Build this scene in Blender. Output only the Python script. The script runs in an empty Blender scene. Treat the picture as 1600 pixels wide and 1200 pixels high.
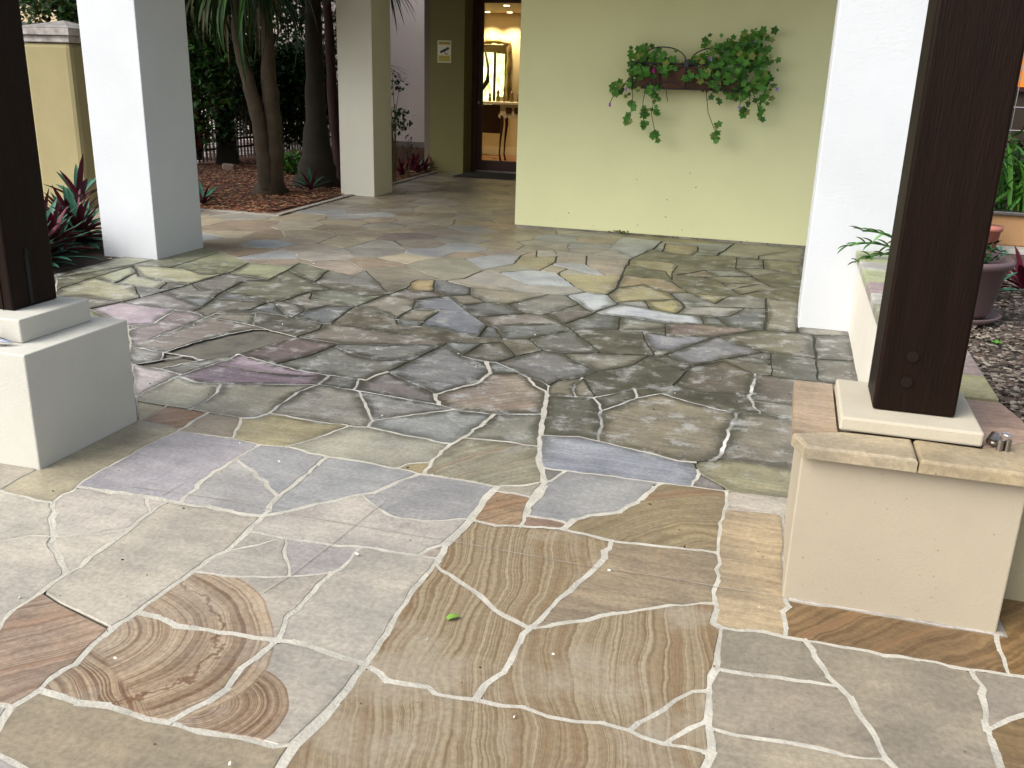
import bpy, math, random
import numpy as np
from mathutils import Vector, Matrix

rng = random.Random(11)
SC = bpy.context.scene
COL = SC.collection

# ------------------------------------------------------------------ camera
EYE = 1.5
def cam_axes():
    y, p, r = math.radians(-15.95), math.radians(18.29), math.radians(1.758)
    f = Vector((math.sin(y)*math.cos(p), math.cos(y)*math.cos(p), -math.sin(p)))
    rt = Vector((math.cos(y), -math.sin(y), 0)); up = rt.cross(f)
    return math.cos(r)*rt + math.sin(r)*up, -math.sin(r)*rt + math.cos(r)*up, f
RT, UP, FW = cam_axes()
cd = bpy.data.cameras.new('camera'); cam = bpy.data.objects.new('camera', cd); COL.objects.link(cam)
cd.sensor_width = 36; cd.lens = 36*1446.8/1600; cd.clip_end = 400; cd.clip_start = .05
M = Matrix((RT, UP, -FW)).transposed().to_4x4(); M.translation = (0, 0, EYE); cam.matrix_world = M
SC.camera = cam

# ------------------------------------------------------------------ sky, sun, exposure
world = bpy.data.worlds.new('World'); SC.world = world; world.use_nodes = True
wn = world.node_tree; bg = wn.nodes['Background']
sky = wn.nodes.new('ShaderNodeTexSky'); sky.sky_type = 'NISHITA'; sky.sun_disc = False
SUN_EL, SUN_AZ = 42.0, 226.0           # azimuth clockwise from +Y: the light comes from the left, behind the camera
sky.sun_elevation = math.radians(SUN_EL); sky.sun_rotation = math.radians(SUN_AZ)
sky.air_density = 1.0; sky.dust_density = 3.0; sky.ozone_density = 1.0
bg.inputs['Strength'].default_value = 0.13
hsv = wn.nodes.new('ShaderNodeHueSaturation'); hsv.inputs['Saturation'].default_value = .5      # thin overcast
wn.links.new(sky.outputs['Color'], hsv.inputs['Color']); wn.links.new(hsv.outputs['Color'], bg.inputs['Color'])
sd = bpy.data.lights.new('sun', 'SUN'); sd.energy = 2.0; sd.angle = math.radians(50); sd.color = (1.0, .975, .94)
sun = bpy.data.objects.new('sun', sd); COL.objects.link(sun)
_a, _e = math.radians(SUN_AZ), math.radians(SUN_EL)
tosun = Vector((math.sin(_a)*math.cos(_e), math.cos(_a)*math.cos(_e), math.sin(_e)))
sun.rotation_euler = tosun.to_track_quat('Z', 'Y').to_euler()
SC.view_settings.view_transform = 'Standard'; SC.view_settings.look = 'None'
SC.view_settings.exposure = 0.97; SC.view_settings.gamma = 1.0
SC.view_settings.use_curve_mapping = False

# ------------------------------------------------------------------ helpers
def lin(r, g=None, b=None, k=1.0):
    if g is None: r, g, b = r
    f = lambda c: (c/255/12.92 if c/255 <= .04045 else ((c/255+.055)/1.055)**2.4)*k
    return (f(r), f(g), f(b), 1.0)

def material(name, colour, rough=.7, bump=0, bump_scale=80, mottle=0, mottle_scale=3, metallic=0, colour2=None, coord='Object', spec=.5, fine=0, stretch=None):
    m = bpy.data.materials.new(name); m.use_nodes = True
    nt = m.node_tree; N = nt.nodes; Lk = nt.links; b = N['Principled BSDF']
    b.inputs['Base Color'].default_value = colour; b.inputs['Roughness'].default_value = rough
    b.inputs['Metallic'].default_value = metallic; b.inputs['Specular IOR Level'].default_value = spec
    geo = N.new('ShaderNodeNewGeometry') if coord == 'World' else N.new('ShaderNodeTexCoord')
    vec = geo.outputs['Position'] if coord == 'World' else geo.outputs['Object']
    if stretch:
        mp = N.new('ShaderNodeMapping'); mp.inputs['Scale'].default_value = stretch; Lk.new(vec, mp.inputs['Vector']); vec = mp.outputs['Vector']
    if mottle:
        n = N.new('ShaderNodeTexNoise'); n.inputs['Scale'].default_value = mottle_scale; n.inputs['Detail'].default_value = 7
        n.inputs['Roughness'].default_value = .62; Lk.new(vec, n.inputs['Vector'])
        rp = N.new('ShaderNodeMapRange'); rp.inputs['From Min'].default_value = .32; rp.inputs['From Max'].default_value = .68
        Lk.new(n.outputs['Fac'], rp.inputs['Value'])
        mx = N.new('ShaderNodeMix'); mx.data_type = 'RGBA'
        c2 = colour2 or tuple([c*(1-mottle) for c in colour[:3]]+[1])
        mx.inputs[6].default_value = colour; mx.inputs[7].default_value = c2
        Lk.new(rp.outputs[0], mx.inputs[0]); Lk.new(mx.outputs[2], b.inputs['Base Color'])
    if bump:
        n = N.new('ShaderNodeTexNoise'); n.inputs['Scale'].default_value = bump_scale; n.inputs['Detail'].default_value = 4; Lk.new(vec, n.inputs['Vector'])
        bp = N.new('ShaderNodeBump'); bp.inputs['Strength'].default_value = bump; bp.inputs['Distance'].default_value = .004
        Lk.new(n.outputs['Fac'], bp.inputs['Height']); Lk.new(bp.outputs['Normal'], b.inputs['Normal'])
    return m

class MB:
    """collects polygons for one mesh object"""
    def __init__(s): s.v = []; s.f = []; s.mi = []; s.sm = []
    def add(s, vs, fs, mi=0, sm=False):
        o = len(s.v); s.v += [tuple(v) for v in vs]
        for f in fs: s.f.append([i+o for i in f]); s.mi.append(mi); s.sm.append(sm)
    def box(s, x0, x1, y0, y1, z0, z1, mi=0):
        s.add([(x0,y0,z0),(x1,y0,z0),(x1,y1,z0),(x0,y1,z0),(x0,y0,z1),(x1,y0,z1),(x1,y1,z1),(x0,y1,z1)],
              [(0,3,2,1),(4,5,6,7),(0,1,5,4),(1,2,6,5),(2,3,7,6),(3,0,4,7)], mi)
    def tube(s, pts, rad, seg=8, mi=0, cap=True, sm=True):
        pts = [Vector(p) for p in pts]; n = len(pts)
        if not hasattr(rad, '__len__'): rad = [rad]*n
        vs = []; fs = []; ref = Vector((0.3, .1, 1))
        for i, p in enumerate(pts):
            t = (pts[min(i+1, n-1)]-pts[max(i-1, 0)]).normalized()
            a = t.cross(ref)
            if a.length < .05: a = t.cross(Vector((1, 0, 0)))
            a.normalize(); b = t.cross(a)
            for k in range(seg):
                an = 2*math.pi*k/seg; vs.append(p+(a*math.cos(an)+b*math.sin(an))*rad[i])
        for i in range(n-1):
            for k in range(seg):
                k2 = (k+1) % seg; fs.append((i*seg+k, i*seg+k2, (i+1)*seg+k2, (i+1)*seg+k))
        s.add(vs, fs, mi, sm)
        if cap: s.add(vs[:seg], [tuple(range(seg-1, -1, -1))], mi); s.add(vs[-seg:], [tuple(range(seg))], mi)
    def lathe(s, prof, c=(0,0,0), seg=32, mi=0):
        vs = []; fs = []
        for r, z in prof:
            for k in range(seg):
                a = 2*math.pi*k/seg; vs.append((c[0]+r*math.cos(a), c[1]+r*math.sin(a), c[2]+z))
        for i in range(len(prof)-1):
            for k in range(seg):
                k2 = (k+1) % seg; fs.append((i*seg+k, i*seg+k2, (i+1)*seg+k2, (i+1)*seg+k))
        s.add(vs, fs, mi, True)
    def blade(s, base, direction, length, width, droop=.5, n=5, mi=0, fold=.15, up=None, tip=.04, back=None, wave=0):
        """a tapering leaf that arches under its own weight"""
        p = Vector(base); d = Vector(direction).normalized(); side = d.cross(Vector((0,0,1)))
        if side.length < .05: side = Vector((rng.uniform(-1,1), rng.uniform(-1,1), 0))
        side.normalize(); vs = []; fs = []; step = length/n
        for i in range(n+1):
            t = i/n; w = width*.5*(math.sin(math.pi*min(1, .18+t*.82))**.7)*(1-tip*t)
            if i == n: w = width*.02
            nrm = side.cross(d).normalized()
            ws = side*math.sin(t*7+wave)*wave*.02 if wave else Vector((0,0,0))
            vs += [p-side*w+nrm*w*fold*2+ws, p+ws, p+side*w+nrm*w*fold*2+ws]
            p = p+d*step; d = (d+Vector((0,0,-1))*droop/n).normalized()
        for i in range(n):
            o = i*3; fs += [(o, o+1, o+4, o+3), (o+1, o+2, o+5, o+4)]
        s.add(vs, fs, mi, True)
        if back is not None:
            nn = side.cross(Vector(direction)).normalized()*-.0012
            s.add([Vector(v)+nn for v in vs], [tuple(reversed(f)) for f in fs], back, True)
    def build(s, name, mats, parent=None, bevel=0, loc=None):
        me = bpy.data.meshes.new(name); me.from_pydata(s.v, [], s.f); me.update()
        if not isinstance(mats, (list, tuple)): mats = [mats]
        for m in mats: me.materials.append(m)
        me.polygons.foreach_set('material_index', s.mi); me.polygons.foreach_set('use_smooth', s.sm)
        o = bpy.data.objects.new(name, me); COL.objects.link(o)
        if parent is not None: o.parent = parent
        if loc: o.location = loc
        if bevel:
            b = o.modifiers.new('bevel', 'BEVEL'); b.width = bevel; b.segments = 2; b.limit_method = 'ANGLE'
        return o

def tag(o, label=None, cat=None, group=None, kind=None):
    if label: o['label'] = label
    if cat: o['category'] = cat
    if group: o['group'] = group
    if kind: o['kind'] = kind
    return o
def empty(name, label, cat, loc=(0,0,0), group=None):
    o = bpy.data.objects.new(name, None); COL.objects.link(o); o.empty_display_size = .1
    o.location = loc; return tag(o, label, cat, group)
def boxo(name, x0, x1, y0, y1, z0, z1, mat, parent=None, bevel=0):
    m = MB(); m.box(x0, x1, y0, y1, z0, z1); return m.build(name, mat, parent, bevel)
def copy_tree(o, parent=None):
    c = o.copy(); COL.objects.link(c); c.parent = parent
    for ch in list(o.children): copy_tree(ch, c)
    return c

# ------------------------------------------------------------------ stone materials
def stone_material(name, pattern):
    m = bpy.data.materials.new(name); m.use_nodes = True
    nt = m.node_tree; N = nt.nodes; Lk = nt.links; b = N['Principled BSDF']
    def math_(op, a, c=None, d=None):
        n = N.new('ShaderNodeMath'); n.operation = op
        for i, v in enumerate((a, c, d)):
            if v is None: continue
            if isinstance(v, (int, float)): n.inputs[i].default_value = v
            else: Lk.new(v, n.inputs[i])
        return n.outputs[0]
    def noise(vec, scale, detail=5, rough=.6, dim='3D', w=None):
        n = N.new('ShaderNodeTexNoise'); n.noise_dimensions = dim; n.inputs['Scale'].default_value = scale
        n.inputs['Detail'].default_value = detail; n.inputs['Roughness'].default_value = rough
        if vec is not None: Lk.new(vec, n.inputs['Vector'])
        if w is not None: Lk.new(w, n.inputs['W'])
        return n.outputs['Fac']
    def mix(f, a, c, mode='MIX'):
        n = N.new('ShaderNodeMix'); n.data_type = 'RGBA'; n.blend_type = mode
        for i, v in ((0, f), (6, a), (7, c)):
            if isinstance(v, (int, float)): n.inputs[i].default_value = v
            elif isinstance(v, tuple): n.inputs[i].default_value = v
            else: Lk.new(v, n.inputs[i])
        return n.outputs[2]
    def rng_(v, a, c, lo=0, hi=1, smooth=True):
        n = N.new('ShaderNodeMapRange'); n.interpolation_type = 'SMOOTHSTEP' if smooth else 'LINEAR'
        Lk.new(v, n.inputs['Value']); n.inputs['From Min'].default_value = a; n.inputs['From Max'].default_value = c
        n.inputs['To Min'].default_value = lo; n.inputs['To Max'].default_value = hi
        return n.outputs[0]
    geo = N.new('ShaderNodeNewGeometry'); pos = geo.outputs['Position']
    sp = N.new('ShaderNodeSeparateXYZ'); Lk.new(pos, sp.inputs[0]); X, Y = sp.outputs[0], sp.outputs[1]
    at = N.new('ShaderNodeAttribute'); at.attribute_name = 'tint'
    base = at.outputs['Color']; edge = at.outputs['Alpha']
    # broad clouds and long soft streaks of the sawn sandstone face
    mp = N.new('ShaderNodeMapping'); Lk.new(pos, mp.inputs['Vector']); mp.inputs['Scale'].default_value = (1.3, 9, 1); mp.inputs['Rotation'].default_value = (0, 0, .12)
    streak = noise(mp.outputs[0], 2.2, 6, .65)
    cloud = noise(pos, 3.1, 8, .66)
    fine = noise(pos, 60, 6, .7)
    k = {'plain': .13, 'streaked': .27}.get(pattern, .14)
    col = mix(1.0, base, mix(rng_(cloud, .3, .72), (.74, .74, .76, 1), (1.18, 1.16, 1.13, 1)), 'MULTIPLY')
    col = mix(k, col, mix(1.0, col, mix(rng_(streak, .36, .64), (.50, .46, .43, 1), (1.5, 1.46, 1.38, 1)), 'MULTIPLY'))
    col = mix(1.0, col, mix(rng_(fine, .3, .7), (.80, .80, .80, 1), (1.17, 1.17, 1.17, 1)), 'MULTIPLY')
    smudge = rng_(noise(pos, 2.3, 8, .75), .60, .74)
    col = mix(math_('MULTIPLY', smudge, .42), col, (.13, .12, .10, 1))
    brown = (.125, .068, .034, 1); tan = (.33, .25, .16, 1); pale = (.44, .36, .26, 1)
    def bands(u, sc, seed=0.0):
        w = math_('ADD', math_('MULTIPLY', u, sc), seed)
        a = noise(None, 1.0, 4, .75, '1D', w)
        return a
    if pattern == 'rings':
        def disc(cx, cy, warp, sx=1.0, sy=1.0):
            dx = math_('MULTIPLY', math_('SUBTRACT', X, cx), sx); dy = math_('MULTIPLY', math_('SUBTRACT', Y, cy), sy)
            d = math_('SQRT', math_('ADD', math_('MULTIPLY', dx, dx), math_('MULTIPLY', dy, dy)))
            return math_('ADD', d, math_('MULTIPLY', math_('SUBTRACT', noise(pos, 3.2, 2, .5), .5), warp))
        d1 = disc(-1.80, 1.80, .055, .75); d2 = disc(-1.27, 1.64, .05, 1.0, 1.3); d3 = disc(-2.2, .6, .1)
        b1 = bands(d1, 85); c1 = mix(rng_(b1, .36, .56), brown, tan); c1 = mix(rng_(bands(d1, 19, 7), .36, .56), mix(.5, c1, brown), mix(.25, c1, pale))
        b3 = bands(d3, 60, 31); c3 = mix(rng_(b3, .42, .60), brown, tan)
        # a fault: below it the layers run straight
        side = rng_(math_('ADD', math_('ADD', math_('MULTIPLY', X, .55), Y), math_('MULTIPLY', math_('SUBTRACT', cloud, .5), .12)), .83, .86)
        c1 = mix(side, c3, c1)
        b2 = bands(d2, 70, 13); c2 = mix(rng_(b2, .40, .60), brown, mix(.3, tan, brown))
        in1 = rng_(d1, .462, .468, 1, 0); in2 = rng_(d2, .247, .253, 1, 0)
        # iron stained crack crossing the rings
        ck = math_('ABSOLUTE', math_('ADD', math_('SUBTRACT', d1, .345), math_('MULTIPLY', math_('SUBTRACT', noise(pos, 16, 4, .6), .5), .13)))
        c1 = mix(rng_(ck, .003, .008, .85, 0), c1, (.12, .055, .025, 1))
        wear = mix(1.0, mix(rng_(cloud, .3, .7), (.84, .83, .82, 1), (1.14, 1.12, 1.1, 1)), mix(rng_(fine, .3, .7), (.78, .78, .78, 1), (1.2, 1.2, 1.2, 1)), 'MULTIPLY')
        soft = rng_(noise(pos, 5, 5, .65), .35, .7, .95, .62)
        col = mix(math_('MULTIPLY', in2, soft), col, mix(1.0, c2, wear, 'MULTIPLY')); col = mix(math_('MULTIPLY', in1, soft), col, mix(1.0, c1, wear, 'MULTIPLY'))
    elif pattern == 'folds':
        w = math_('ADD', X, math_('MULTIPLY', Y, .19))
        big = math_('MULTIPLY', math_('SUBTRACT', noise(pos, 1.25, 2, .45), .5), .34)
        small = math_('MULTIPLY', math_('SUBTRACT', noise(pos, 9, 3, .6), .5), .025)
        u = math_('ADD', math_('ADD', w, big), small)
        b1 = bands(u, 75); b2 = bands(u, 7, 5)
        c = mix(rng_(b1, .32, .66), (.150, .104, .055, 1), (.325, .268, .172, 1))
        c = mix(math_('MULTIPLY', rng_(b2, .46, .66), .72), c, (.155, .092, .040, 1))
        c = mix(math_('MULTIPLY', rng_(noise(pos, 1.9, 4, .6), .48, .64), .7), c, (.33, .295, .225, 1))
        c = mix(1.0, c, mix(rng_(fine, .3, .7), (.84, .84, .84, 1), (1.15, 1.15, 1.15, 1)), 'MULTIPLY')
        col = mix(.82, col, c)
    elif pattern in ('stripes', 'arcs', 'streaked'):
        if pattern == 'stripes':
            u = math_('ADD', math_('MULTIPLY', X, -.75), math_('MULTIPLY', Y, .66))
        elif pattern == 'arcs':
            dx = math_('SUBTRACT', X, -.02); dy = math_('SUBTRACT', Y, 2.7)
            u = math_('SQRT', math_('ADD', math_('MULTIPLY', dx, dx), math_('MULTIPLY', dy, dy)))
        else: u = Y
        u = math_('ADD', u, math_('MULTIPLY', math_('SUBTRACT', noise(pos, 2.6, 3, .55), .5), .16))
        bb = bands(u, {'stripes': 42, 'arcs': 36, 'streaked': 40}[pattern], 3)
        amt = {'stripes': .7, 'arcs': .5, 'streaked': .3}[pattern]
        col = mix(amt, col, mix(1.0, col, mix(rng_(bb, .36, .62), (.60, .48, .40, 1), (1.22, 1.2, 1.15, 1)), 'MULTIPLY'))
        if pattern != 'streaked':
            b4 = bands(u, 7, 9); col = mix(math_('MULTIPLY', rng_(b4, .56, .64), .35), col, (.24, .12, .06, 1))
    # scattered pits and lichen specks
    vo = N.new('ShaderNodeTexVoronoi'); vo.inputs['Scale'].default_value = 26; vo.inputs['Randomness'].default_value = 1; Lk.new(pos, vo.inputs['Vector'])
    speck = math_('MULTIPLY', rng_(vo.outputs['Distance'], .05, .11, 1, 0), rng_(noise(pos, 7, 3), .57, .66))
    col = mix(math_('MULTIPLY', speck, .65), col, (.05, .042, .03, 1))
    # dark algae that lives in and beside the joints of the rain washed part of the court
    warp = math_('MULTIPLY', math_('SUBTRACT', noise(pos, .9, 3, .6), .5), 1.3)
    yy = math_('ADD', Y, warp)
    zoneA = math_('MULTIPLY', rng_(yy, 3.05, 4.0), rng_(yy, 6.1, 6.9, 1, 0))
    xx = math_('ADD', X, warp)
    zoneB = math_('MULTIPLY', math_('MULTIPLY', math_('MULTIPLY', rng_(xx, -1.6, -1.0), rng_(yy, 8.6, 9.2, 1, 0)), rng_(yy, 5.6, 6.3)), .95)
    zone = math_('MAXIMUM', zoneA, zoneB)
    e = math_('ADD', edge, math_('MULTIPLY', math_('SUBTRACT', noise(pos, 8, 5, .65), .5), 1.5))
    grime = math_('MULTIPLY', math_('MULTIPLY', rng_(e, .10, .95), zone), .82)
    col = mix(grime, col, (.030, .030, .020, 1))
    blot = math_('MULTIPLY', math_('MULTIPLY', rng_(noise(pos, 3.2, 7, .7), .53, .68), zone), .42)
    col = mix(blot, col, (.060, .057, .045, 1))
    pale_mottle = noise(pos, 7.5, 8, .72)
    col = mix(math_('MULTIPLY', rng_(pale_mottle, .50, .66), math_('MULTIPLY', zone, .55)), col, (.44, .45, .43, 1))  # pale neutral mottling mixed over the stones of both zones
    # thin soot along every joint elsewhere
    col = mix(math_('MULTIPLY', rng_(e, .75, 1.3), .28), col, (.10, .085, .06, 1))
    Lk.new(col, b.inputs['Base Color'])
    r = rng_(cloud, .3, .7, .50, .36); Lk.new(r, b.inputs['Roughness']); b.inputs['Specular IOR Level'].default_value = .5
    h = math_('ADD', math_('MULTIPLY', cloud, .6), math_('MULTIPLY', fine, .25))
    bp = N.new('ShaderNodeBump'); bp.inputs['Strength'].default_value = .35; bp.inputs['Distance'].default_value = .006
    Lk.new(h, bp.inputs['Height']); Lk.new(bp.outputs['Normal'], b.inputs['Normal'])
    return m
SM = {0: stone_material('sandstone', 'plain'), 1: stone_material('sandstone_streaked', 'streaked'), 2: stone_material('sandstone_ringed', 'rings'),
      3: stone_material('sandstone_folded', 'folds'), 4: stone_material('sandstone_striped', 'stripes'), 5: stone_material('sandstone_arcs', 'arcs')}

# ------------------------------------------------------------------ ground and paving
earth = material('dark_earth', (.045, .032, .022, 1), .95, .6, 30, .5, 6, coord='World')
g = MB(); g.add([(-80,-60,-.09),(80,-60,-.09),(80,120,-.09),(-80,120,-.09)], [(0,1,2,3)])
tag(g.build('ground', earth), kind='structure')

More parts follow.
